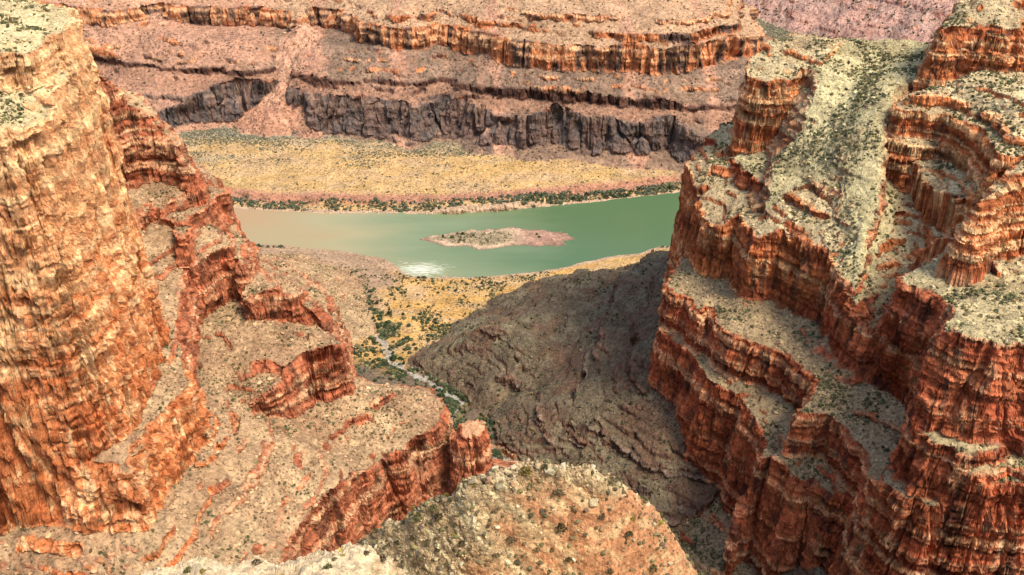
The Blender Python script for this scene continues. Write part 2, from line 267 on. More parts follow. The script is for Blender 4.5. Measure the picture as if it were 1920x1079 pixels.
def sample(t, x, y):
    x0, y0, st, nx, ny, A = t['grid']
    fx = np.clip((x - x0) / st, 0, nx - 1.001); fy = np.clip((y - y0) / st, 0, ny - 1.001)
    ix = fx.astype(np.int32); iy = fy.astype(np.int32)
    tx = (fx - ix)[:, None].astype(np.float32); ty = (fy - iy)[:, None].astype(np.float32)
    k = iy * nx + ix
    a = A[k] * (1 - tx) + A[k + 1] * tx
    b = A[k + nx] * (1 - tx) + A[k + nx + 1] * tx
    return a * (1 - ty) + b * ty

SBX, SBY = zip(*[pix(u, v, 0.3) for u, v in [(785, 450), (815, 441), (850, 435), (910, 430), (965, 427), (1010, 431), (1055, 437), (1085, 447), (1050, 457), (980, 462), (900, 466), (845, 462)]])
SB = dict(pts=np.c_[SBX, SBY, np.zeros(12), np.zeros(12)], step=2.0, reach=60, group='x'); raster(SB)

TERR = np.array([{'right': .45, 'ramp': .14, 'upper': .7, 'left': .75, 'near': .6, 'shale': .55, 'far': .5, 'pink': .3}.get(t['group'], 0.0) for t in TIERS] + [0, 0], np.float32)

SHALE = np.array([t['group'] == 'shale' for t in TIERS] + [False, False]).astype(np.float32)
TPRES = np.array([{'upper': .12, 'left': .08}.get(t['group'], 0.0) for t in TIERS] + [0, 0], np.float32)
def height(x, y):
    """terrain elevation, owning tier index (-1 = valley floor), relative position on the tier"""
    x = np.asarray(x, np.float32); y = np.asarray(y, np.float32)
    N = [noise2(x / 46, y / 46, 1) * 4.2 + noise2(x / 15, y / 15, 2) * 1.7 + noise2(x / 5.1, y / 5.1, 3) * 0.75,
         noise2(x / 41 + 9, y / 41, 4) * 3.2 + noise2(x / 17, y / 17 + 5, 5) * 1.8 + noise2(x / 5.7, y / 5.7, 6) * 0.75,
         noise2(x / 37 + 3, y / 37, 7) * 3.0 + noise2(x / 13, y / 13 + 2, 8) * 1.7 + noise2(x / 4.6, y / 4.6, 9) * 0.7]
    dr = sample(RB, x, y)[:, 0]
    dr = dr + noise2(x / 22, y / 22, 12) * 2.0 + noise2(x / 7, y / 7, 13) * 0.8
    H = np.where(dr < 0, np.maximum(dr * 0.25, -3.0), 0.15 + np.minimum(dr * 0.12, 2.5) + 0.012 * np.maximum(dr, 0))
    south = y < 900
    H = H + np.where(south, 0.125 * np.maximum(0, 775 - y), 0)
    dw = dist_poly(x, y, WASH)
    H = H + np.where(south & (dw < 300), np.minimum(0.12 * np.maximum(dw - 8, 0), 20) * sstep(800, 700, y), 0)
    H = H - np.where(south, 1.2 * sstep(6, 2.5, dw), 0)
    H0 = H.copy()
    LEV = {kk['key']: np.full(len(x), 1e4, np.float32) for kk in TIERS}
    own = np.full(len(x), -1, np.int32); rel = np.zeros(len(x), np.float32)
    for k, t in enumerate(TIERS):
        x0, y0, st, nx, ny, A = t['grid']
        m = np.nonzero((x > x0) & (x < x0 + nx * st) & (y > y0) & (y < y0 + ny * st))[0]
        if len(m) == 0:
            continue
        s = sample(t, x[m], y[m])
        d = s[:, 0] + N[k % 3][m] * t['wob']; zr = s[:, 1]; h = s[:, 2]
        w = h * t['batter']
        inside = np.minimum(-d, t['cap'])
        fin = zr + t['ins'] * inside - 0.8 * np.exp(-np.maximum(-d, 0) / 1.5) * (h > 3)
        q = np.clip(d / np.maximum(w, 0.3), 0, 1)
        dd = np.maximum(d - w, 0)
        fout = zr - 0.8 * (h > 3) - h * q - (t['s2'] * dd + (t['s1'] - t['s2']) * t['lam'] * (1 - np.exp(-dd / t['lam'])))
        f = np.where(d < 0, fin, fout)
        f = f - 8 * np.maximum(-dr[m] - 1.0, 0)
        if t['group'] == 'shale' or t['key'] == 'L1':
            capf = H0[m] + 0.75 * np.maximum(dw[m] - 7, 0)
            f = np.where((d > w) | (t['group'] == 'shale'), np.minimum(f, capf), f)
        if t['on'] == 'R3':
            f = np.where(d > w, np.minimum(f, gully_cap(x[m], y[m])), f)
        if t['on']:
            f = f - (40 if t['group'] == 'near' else 14) * np.maximum(LEV[t['on']][m] - 1.0, 0)
        if t['key']:
            if t['key'] not in LEV:
                LEV[t['key']] = np.full(len(x), 1e4, np.float32)
            LEV[t['key']][m] = np.minimum(LEV[t['key']][m], d)
        b = f > H[m]
        mm = m[b]
        H[mm] = f[b]; own[mm] = k
        rel[mm] = d[b]
    # sandbar in the river
    s = sample(SB, x, y)[:, 0] + noise2(x / 26, y / 11, 14) * 5.0 + noise2(x / 9, y / 6, 15) * 2.2 - 2.5 * sstep(0, 40, x)
    f = np.where(s < 0, 0.05 + np.minimum(-s * 0.09, 0.7) + 0.9 * sstep(-5, -14, s) * sstep(10, -20, x), -s * 0.35)
    b = (f > H) & (dr < 5)
    H[b] = f[b]; own[b] = -2
    # thin resistant beds make small steps across the slopes
    tg = TERR[own]
    for pz, sd, ww in ((9.0, 33, 1.0), (4.3, 37, 0.8)):
        tt = (H + 2.2 * noise2(x / 50, y / 50, sd) + 0.8 * noise2(x / 11, y / 11, sd + 1)) / pz
        kb = np.floor(tt); fr = tt - kb
        o7 = hash1(kb, sd) * 50
        pres = sstep(0.05, 0.45, noise2(x / 24 + o7, y / 24 - o7, sd + 2) + 0.6 * noise2(x / 8 + o7, y / 8, sd + 3) + 0.5 * (hash1(kb, sd + 4) - 0.6) + TPRES[own])
        H = H + (sstep(0.70, 0.90, fr) - fr) * pz * tg * ww * pres
    # small relief, growing on slopes, calm on the flats
    calm = np.where((own == -1) | (own == -2), 0.15, 1.0)
    near = sstep(60, 350, y)
    rl = noise2(x / 24, y / 24, 20) * 1.3 * near + noise2(x / 9, y / 9, 21) * 0.7 * near + noise2(x / 3.3, y / 3.3, 22) * 0.5 + noise2(x / 1.4, y / 1.4, 23) * 0.26 * near
    H = H + rl * calm
    sh = SHALE[own]
    if sh.any():
        q = 0.62 * x + 0.78 * y + 6 * noise2(x / 30, y / 30, 25); p_ = -0.78 * x + 0.62 * y
        rb = 1 - 2 * np.abs(noise2(q / 26, p_ / 150, 26)) + 0.5 * (1 - 2 * np.abs(noise2(q / 11, p_ / 70, 27)))
        H = H + sh * rb * 3.6 * sstep(10, 34, H)
    return H, own, rel

# ------------------------------------------------------------------ adaptive terrain mesh
def fan(nc, nr, apex, y0, y1, a0, a1):
    yy = np.geomspace(y0 + apex, y1 + apex, nr) - apex
    aa = np.linspace(a0, a1, nc)
    Y, Aa = np.meshgrid(yy, aa, indexing='ij')
    return (Aa * (Y + apex)).ravel(), Y.ravel()

# horizon table for hidden-surface tests (only decides how finely a place is meshed)
HC, HR = 500, 600
hx, hy = fan(HC, HR, 0, 40, 2450, -0.95, 0.95)
hz, _, _ = height(hx, hy)
slope = ((hz - CAMZ) / hy).reshape(HR, HC)
HMAX = np.maximum.accumulate(slope, 0)
LY0, LY1 = math.log(40), math.log(2450)
def hidden(x, y, z, tol=4.0):
    yy = np.maximum(y, 41)
    c = np.clip(((x / yy) + 0.95) / 1.9 * (HC - 1), 0, HC - 1).astype(int)
    r = np.clip((np.log(yy) - LY0) / (LY1 - LY0) * (HR - 1) - 2, 0, HR - 1).astype(int)
    return (z - CAMZ + tol) / yy < HMAX[r, c]

NC, NR = 330, 520
vx, vy = fan(NC, NR, 60, -40, 2450, -0.72, 0.72)
vz, own, rel = height(vx, vy)
V = np.stack([vx, vy, vz], 1)
i, j = np.meshgrid(np.arange(NR - 1), np.arange(NC - 1), indexing='ij')
a = (i * NC + j).ravel(); b = a + 1; c = a + NC; d = c + 1
F = np.concatenate([np.stack([a, b, d], 1), np.stack([a, d, c], 1)])
THR = 2.85
V = V.astype(np.float32)
for it in range(6):
    u, v, dep = project(V)
    infr = (u > -40) & (u < 1064) & (v > -30) & (v < 610) & (V[:, 1] > 42)
    vis = infr & ~hidden(V[:, 0], V[:, 1], V[:, 2])
    fv = vis[F].any(1)
    fi = np.nonzero(fv)[0]
    Va, Vb, Vc = V[F[fi, 0]], V[F[fi, 1]], V[F[fi, 2]]
    nn = np.cross(Vb - Va, Vc - Va); cc = np.array([0, 0, CAMZ], np.float32) - Va
    fac = (nn * cc).sum(1) / (np.linalg.norm(nn, axis=1) * np.linalg.norm(cc, axis=1) + 1e-9)
    fv[fi[fac < -0.12]] = False
    Fa = F[fv]
    e = np.sort(np.concatenate([Fa[:, [0, 1]], Fa[:, [1, 2]], Fa[:, [2, 0]]]), 1).astype(np.int64)
    key = np.unique(e[:, 0] * (1 << 32) + e[:, 1])
    p, q = (key >> 32).astype(int), (key & 0xffffffff).astype(int)
    L = np.hypot(u[p] - u[q], v[p] - v[q])
    wl = np.linalg.norm(V[p] - V[q], axis=1)
    sel = (L > THR) & (wl > 0.10)
    key = key[sel]; p = p[sel]; q = q[sel]
    if len(key) < 500:
        break
    M = (V[p, :2] + V[q, :2]) / 2
    z, o, r = height(M[:, 0], M[:, 1])
    base = len(V)
    V = np.concatenate([V, np.stack([M[:, 0], M[:, 1], z], 1).astype(np.float32)]); own = np.concatenate([own, o]); rel = np.concatenate([rel, r])
    def mid(x, y):
        k = np.minimum(x, y).astype(np.int64) * (1 << 32) + np.maximum(x, y)
        ix = np.searchsorted(key, k); ix = np.minimum(ix, len(key) - 1)
        return np.where(key[ix] == k, base + ix, -1)
    m0, m1, m2 = mid(F[:, 0], F[:, 1]), mid(F[:, 1], F[:, 2]), mid(F[:, 2], F[:, 0])
    cnt = (m0 >= 0).astype(int) + (m1 >= 0) + (m2 >= 0)
    out = [F[cnt == 0]]
    # rotate so that marked edges come first
    G = F[cnt == 3]; A0, A1, A2 = m0[cnt == 3], m1[cnt == 3], m2[cnt == 3]
    out += [np.stack(s, 1) for s in [(G[:, 0], A0, A2), (A0, G[:, 1], A1), (A2, A1, G[:, 2]), (A0, A1, A2)]]
    for rot in range(3):
        idx = [(0, 1, 2), (1, 2, 0), (2, 0, 1)][rot]
        ms = (m0, m1, m2)
        ma, mb, mc = ms[idx[0]], ms[idx[1]], ms[idx[2]]
        s1_ = (cnt == 1) & (ma >= 0)
        g = F[s1_][:, idx]; w = ma[s1_]
        out += [np.stack([g[:, 0], w, g[:, 2]], 1), np.stack([w, g[:, 1], g[:, 2]], 1)]
        s2_ = (cnt == 2) & (mc < 0)          # edges 0-1 and 1-2 are marked
        g = F[s2_][:, idx]; w = ma[s2_]; x_ = mb[s2_]
        out += [np.stack([w, g[:, 1], x_], 1), np.stack([g[:, 0], w, x_], 1), np.stack([g[:, 0], x_, g[:, 2]], 1)]
    F = np.concatenate(out)
    print('refine', it, len(V), len(F), round(time.time() - T0, 1))

def vnormals(V, F):
    fn = np.cross(V[F[:, 1]] - V[F[:, 0]], V[F[:, 2]] - V[F[:, 0]])
    n = np.stack([np.bincount(F.ravel(), np.repeat(fn[:, k], 3), len(V)) for k in range(3)], 1)
    return n / np.maximum(np.linalg.norm(n, axis=1), 1e-9)[:, None]

def smooth_attr(Aq, F, n):
    cntv = np.maximum(np.bincount(F.ravel(), minlength=len(Aq)), 1).astype(np.float32)
    for _ in range(n):
        fm = Aq[F].mean(1)
        Aq = np.stack([np.bincount(F.ravel(), np.repeat(fm[:, k], 3), len(Aq)) / cntv for k in range(Aq.shape[1])], 1)
    return Aq

NRM = vnormals(V, F)
N2 = smooth_attr(NRM, F, 1); N2 /= (np.linalg.norm(N2, axis=1) + 1e-9)[:, None]
NS = smooth_attr(N2, F, 3)
nl = np.linalg.norm(NS, axis=1) + 1e-9
NS /= nl[:, None]
cliff = sstep(0.80, 0.50, NS[:, 2]); cliffc = sstep(0.80, 0.62, N2[:, 2])
print('normals', round(time.time() - T0, 1))
TG = np.array([t['group'] for t in TIERS] + ['bar', 'flat'])      # index -2 -> 'bar', -1 -> 'flat'
grp = TG[own]
grp = np.where((grp == 'left') & (V[:, 0] < -145) & (V[:, 1] < 425) & (V[:, 2] < 218) & (cliff > .3), 'near', grp)

# ---- rock relief on the cliffs: joints, flutes, beds and broken blocks, pushed out along the horizontal normal
nh = NS.copy(); nh[:, 2] *= 0.15
nh /= (np.linalg.norm(nh, axis=1) + 1e-6)[:, None]
x, y, z = V[:, 0], V[:, 1], V[:, 2]
far = np.isin(grp, ['far', 'pink', 'fan']); nearw = grp == 'near'; fg = np.isin(grp, ['knoll', 'ledge'])
sc = np.where(far, 2.2, np.where(fg, 0.33, 1.0)).astype(np.float32)
xs, ys, zs = x / sc, y / sc, z / sc
def ridge(n):
    return 1 - 2 * np.abs(n)
beds = (z + 1.5 * noise2(x / 60, y / 60, 30)) / sc
def bed(h, seed):
    k = np.floor(beds / h + 0.35 * noise2(x / 30, y / 30, seed)); f = beds / h - np.floor(beds / h)
    return hash1(k, seed) * 2 - 1
def blocks(w, hh, seed):
    kz = np.floor(beds / hh)
    ox = hash1(kz, seed) * w
    wx = xs + 0.5 * noise3(xs / w, ys / w, zs / w); wy = ys + 0.5 * noise3(xs / w + 9, ys / w, zs / w)
    return hash1(np.floor((wx + ox) / w) * 131 + np.floor((wy - ox) / w) * 17 + kz * 7, seed + 1) * 2 - 1
WJ = np.where(nearw, 1.05, np.where(far, 1.2, 0.85)); WB = np.where(nearw, 0.55, np.where(far, 0.4, 1.25)); WK = np.where(nearw, 1.45, 1.1)
wz = zs + 3 * noise3(xs / 20, ys / 20, zs / 20)
D = WJ * (1.3 * ridge(noise3(xs / 14, ys / 14, wz / 42)) + 1.0 * ridge(noise3(xs / 5.5 + 7, ys / 5.5, wz / 15)) + 0.25 * ridge(noise3(xs / 2.3, ys / 2.3 + 4, wz / 5)))
cr1 = noise3(xs / 17 + 3, ys / 17, zs / 130); cr2 = noise3(xs / 7 + 30, ys / 7, wz / 60)
D -= WJ * (3.6 * sstep(0.10, 0.0, np.abs(cr1)) + 1.5 * sstep(0.09, 0.0, np.abs(cr2)))
B1, B2, B3 = bed(6.5, 3), bed(2.6, 5), bed(1.1, 6)
D += WB * (0.8 * B1 + 0.55 * B2 + 0.3 * B3)
D += WK * np.where(nearw, 1.0 * blocks(4.6, 10.0, 15) + 0.65 * blocks(2.2, 4.2, 17), 1.1 * blocks(5.0, 9.0, 11) + 0.6 * blocks(2.6, 3.4, 13))
D += np.where(nearw, 0.6 * noise3(xs / 1.3, ys / 1.3, zs / 1.9), 0.35 * noise3(xs / 1.3, ys / 1.3, zs / 1.3)) + np.where(nearw, 0.8 * noise3(xs / 3.0, ys / 3.0, zs / 6), 0.4 * noise3(xs / 3.4, ys / 3.4, zs / 3.4))
D *= sc
amp = cliff * np.where(grp == 'fan', 0.25, 1.0) * np.where(nearw, 0.95, np.where(grp == 'knoll', 0.12, np.where(fg, 0.5, 1.0)))
off = nh * (D * amp)[:, None]
V2 = V + off
# crags on the foreground rocks
rock = fg * (0.5 + 0.5 * cliff)
crest = np.where(grp == 'knoll', np.clip(sstep(396, 400.5, z + 1.5 * noise2(x / 4, y / 4, 50)) + sstep(2, -9, x) * 0.7, 0.12, 1), 1.0)
fr = 0.75 * noise3(x / 3.1, y / 3.1, z / 3.1) + 0.5 * noise3(x / 1.25, y / 1.25, z / 1.25) + 0.26 * noise3(x / .55, y / .55, z / .55)
kb_ = hash1(np.floor(x / 1.1 + .6 * noise3(x, y, z)) * 131 + np.floor(y / 1.1 + .6 * noise3(x + 9, y, z)) * 17 + np.floor(z / 1.0) * 7, 21) - .5
V2 = V2 + NS * (fg * (fr * (.35 + .5 * crest) + kb_ * crest * 0.32))[:, None]
V = V2
NF = vnormals(V, F)
print('displaced', round(time.time() - T0, 1))

# ------------------------------------------------------------------ rock colours (what the rock and soil are)
x, y, z = V[:, 0], V[:, 1], V[:, 2]
def C(*c): return np.array(c, np.float32)
def lerp(A, B, t): return A + (B - A) * t[:, None]
n40 = fbm2(x / 40, y / 40, 3, 40); n8 = fbm2(x / 8 + z / 9, y / 8 - z / 11, 3, 44)
streak = np.where(far, noise3(xs / 2.6, ys / 2.6, zs / 45) + 0.6 * noise3(xs / 6.5, ys / 6.5, zs / 60), noise3(xs / 2.6, ys / 2.6, zs / 15) + 0.6 * noise3(xs / 7, ys / 7, zs / 22))
streak2 = noise3(xs / 3.5 + 20, ys / 3.5, zs / 11) + 0.6 * noise3(xs / 10, ys / 10 + 9, zs / 40)
patch = noise3(x / 11, y / 11, z / 11) + 0.6 * noise3(x / 4.2, y / 4.2, z / 4.2) + .35 * noise3(x / 1.7, y / 1.7, z / 1.7)
b1, b2, b3 = B1, B2, B3
PAL = {  # cliff red, cliff orange, varnish, pale rock, soil A, soil B
    'near': [C(.50, .175, .078), C(.68, .33, .155), C(.24, .09, .05), C(.78, .54, .31), C(.44, .35, .20), C(.56, .46, .27)],
    'left': [C(.35, .11, .06), C(.47, .185, .105), C(.12, .06, .04), C(.54, .36, .22), C(.32, .195, .115), C(.42, .29, .17)],
    'right': [C(.35, .088, .046), C(.49, .17, .085), C(.075, .042, .036), C(.54, .36, .21), C(.33, .25, .145), C(.46, .38, .215)],
    'ramp': [C(.34, .13, .07), C(.48, .24, .13), C(.16, .10, .07), C(.56, .42, .26), C(.36, .295, .165), C(.50, .43, .245)],
    'upper': [C(.39, .115, .054), C(.57, .225, .10), C(.13, .07, .05), C(.64, .46, .26), C(.40, .29, .17), C(.52, .42, .25)],
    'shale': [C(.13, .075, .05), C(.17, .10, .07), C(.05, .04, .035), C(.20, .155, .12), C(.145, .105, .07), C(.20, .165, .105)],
    'far': [C(.38, .135, .065), C(.56, .24, .12), C(.06, .052, .052), C(.58, .34, .20), C(.20, .135, .10), C(.265, .168, .117)],
    'fan': [C(.44, .22, .14), C(.50, .27, .18), C(.3, .18, .13), C(.55, .36, .25), C(.42, .215, .14), C(.48, .27, .18)],
    'pink': [C(.40, .17, .12), C(.48, .24, .18), C(.14, .10, .10), C(.55, .36, .27), C(.46, .26, .21), C(.36, .24, .20)],
    'knoll': [C(.48, .30, .17), C(.58, .42, .25), C(.30, .18, .10), C(.64, .56, .38), C(.50, .24, .13), C(.56, .44, .28)],
    'ledge': [C(.52, .38, .24), C(.62, .50, .32), C(.34, .22, .13), C(.72, .63, .45), C(.58, .40, .26), C(.64, .52, .34)],
    'flat': [C(.48, .32, .16), C(.52, .36, .18), C(.3, .2, .1), C(.6, .45, .3), C(.52, .37, .16), C(.50, .33, .17)],
    'bar': [C(.5, .3, .25), C(.5, .3, .25), C(.4, .24, .2), C(.6, .5, .36), C(.50, .31, .25), C(.55, .36, .28)],
}
PINN = np.array([t['name'] == 'rock_pinnacle' for t in TIERS] + [False, False])[own]
COL = np.zeros((len(V), 3), np.float32)
st_ = np.where(grp == 'ramp', sstep(.64, .45, N2[:, 2]), np.where(grp == 'fan', 0, np.maximum(cliffc, cliff)))
st_ = np.where(PINN, np.maximum(st_, 0.92), st_)
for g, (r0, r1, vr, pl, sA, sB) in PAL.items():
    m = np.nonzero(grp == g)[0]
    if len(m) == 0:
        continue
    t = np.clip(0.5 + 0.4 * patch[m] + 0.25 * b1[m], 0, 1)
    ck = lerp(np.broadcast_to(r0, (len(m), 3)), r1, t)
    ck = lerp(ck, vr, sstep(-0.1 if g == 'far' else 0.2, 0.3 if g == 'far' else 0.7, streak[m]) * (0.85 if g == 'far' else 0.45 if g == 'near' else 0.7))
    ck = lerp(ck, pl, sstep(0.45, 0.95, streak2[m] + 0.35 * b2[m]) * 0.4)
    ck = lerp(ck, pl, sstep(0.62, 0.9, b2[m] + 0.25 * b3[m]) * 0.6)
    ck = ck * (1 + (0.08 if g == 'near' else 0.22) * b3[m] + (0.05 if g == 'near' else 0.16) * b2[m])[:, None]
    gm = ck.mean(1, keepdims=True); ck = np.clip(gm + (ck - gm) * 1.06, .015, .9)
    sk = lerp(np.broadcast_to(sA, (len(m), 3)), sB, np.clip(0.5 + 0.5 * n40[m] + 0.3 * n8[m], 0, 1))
    sk = sk * (1 + 0.10 * n8[m])[:, None]
    if g in ('right', 'upper'):      # the pale upper benches; browner debris lower down
        sk = lerp(C(.33, .24, .14) * np.ones((len(m), 1), np.float32), sk, sstep(190, 235, z[m] + 8 * n40[m]))
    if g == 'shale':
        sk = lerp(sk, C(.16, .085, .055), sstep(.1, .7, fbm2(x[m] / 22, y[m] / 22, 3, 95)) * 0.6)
    if g == 'near':
        up = sstep(250, 385, z[m] + 30 * patch[m] + 22 * streak2[m])
        craz = sstep(0.05, 0.55, noise3(x[m] / 2.2, y[m] / 2.2, z[m] / 8.0) + 0.7 * noise3(x[m] / .9, y[m] / .9, z[m] / 2.6) + 0.6 * patch[m] - 0.2)
        ck = lerp(ck, pl, np.maximum(up * 0.38, craz * 0.55))
        ck = lerp(ck, C(.46, .13, .05), sstep(300, 225, z[m] + 40 * streak[m]) * (1 - craz) * 0.6)
    if g == 'far':        # dark lower cliffs and the dark ledge
        hi = sstep(120, 134, z[m])
        sk = lerp(sk, C(.47, .29, .175), hi * 0.8)
        xm, ym = x[m], y[m]
        pk = sstep(-300, -360, xm + 30 * n40[m]) * 0.75
        for cx, cw in ((-268, 20), (-372, 16), (-20, 8), (150, 9), (250, 7), (-150, 6)):
            wdt = cw * (0.55 + 0.45 * np.sin(z[m] / 14 + cx)) + 3
            pk = np.maximum(pk, sstep(wdt + 6, wdt - 4, np.abs(xm - cx + 0.06 * (ym - 1250) + 7 * n8[m])) * 0.9)
        pk = np.maximum(pk, sstep(0.55, 1.0, noise2(xm / 13, ym / 120, 91) + 0.5 * noise2(xm / 5, ym / 60, 92)) * 0.35)
        sk = lerp(sk, C(.46, .245, .165) * np.ones((len(m), 1), np.float32) * (1 + .1 * n8[m])[:, None], pk)
        sk = lerp(sk, C(.33, .175, .115), sstep(54, 60, z[m]) * sstep(78, 72, z[m]) * 0.7)
        dk = sstep(74, 60, z[m] + 4 * n8[m])
        ck = lerp(ck, C(.115, .095, .09), dk * 0.85)
        lg = sstep(66, 69, z[m]) * sstep(86, 83, z[m])
        ck = lerp(ck, C(.075, .04, .033), lg * 0.9)
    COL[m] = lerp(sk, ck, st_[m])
# valley floor
fl = np.nonzero(np.isin(grp, ['flat']))[0]
fx, fy, fz = x[fl], y[fl], z[fl]
drf = sample(RB, fx, fy)[:, 0]
gold = lerp(C(.45, .285, .12) * np.ones((len(fl), 1), np.float32), C(.43, .285, .16), np.clip(.5 + .6 * fbm2(fx / 30, fy / 12, 3, 60), 0, 1))
gold = lerp(gold, C(.50, .29, .10) * (1 + .12 * fbm2(fx / 9, fy / 9, 2, 61))[:, None], (fy < 975) * sstep(-0.6, 0.5, fbm2(fx / 25, fy / 14, 3, 62)) * 0.9)
gry = C(.24, .22, .17)
far_f = (fy > 950)
gold = lerp(gold, gry, far_f * sstep(1170, 1260, fy + 40 * fbm2(fx / 60, fy / 25, 3, 63)) * 0.8)
gold = lerp(gold, C(.36, .175, .115), far_f * sstep(42, 30, drf) * sstep(12, 20, drf))
gold = lerp(gold, C(.42, .29, .20), sstep(7, 3, drf))
dwf = dist_poly(fx, fy, WASH)
so_ = (fy < 975)
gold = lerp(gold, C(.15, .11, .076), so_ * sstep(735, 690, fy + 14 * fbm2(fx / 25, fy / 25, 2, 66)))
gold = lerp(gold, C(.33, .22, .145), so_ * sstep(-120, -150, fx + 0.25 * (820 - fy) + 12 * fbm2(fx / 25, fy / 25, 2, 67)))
gold = lerp(gold, C(.36, .33, .285), so_ * sstep(5.5, 2.5, dwf + 4.5 * fbm2(fx / 5, fy / 5, 3, 68)) * 0.9)
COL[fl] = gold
br = np.nonzero(grp == 'bar')[0]
bc = lerp(C(.44, .32, .22) * np.ones((len(br), 1), np.float32), C(.34, .20, .15), sstep(-10, 25, x[br]))
bc = lerp(bc, C(.20, .16, .10), sstep(.7, 1.2, z[br]) * 0.7)
COL[br] = lerp(bc, C(.20, .13, .095), sstep(.42, .12, z[br]))
# foreground soil: red on the sunny half of the knoll, broken pale rock on its crest and left
k = np.nonzero(grp == 'knoll')[0]
rd = sstep(-9, 7, x[k] + 7 * fbm2(x[k] / 5 + z[k] / 4, y[k] / 5, 4, 70)) * sstep(401.0, 397.0, z[k] + 1.6 * fbm2(x[k] / 2.5, z[k] / 2.5, 3, 71) + 0.12 * x[k])
cr = sstep(-0.1, 0.6, fbm2(x[k] / 1.6 + z[k] / 1.5, y[k] / 1.6 - z[k] / 1.7, 4, 72))
COL[k] = lerp(lerp(C(.37, .27, .16) * np.ones((len(k), 1), np.float32), C(.55, .45, .28), cr), lerp(C(.41, .20, .105) * np.ones((len(k), 1), np.float32), C(.52, .34, .19), cr), rd)
COL = np.clip(COL, 0.02, 0.85)
COL4 = np.c_[COL, (1 - st_) * np.where(np.isin(grp, ['bar', 'ledge']), 0.2, 1.0)].astype(np.float32)
print('colours', round(time.time() - T0, 1))

# ------------------------------------------------------------------ materials
def new_mat(name):
    m = bpy.data.materials.new(name); m.use_nodes = True
    return m, m.node_tree, m.node_tree.nodes["Principled BSDF"]

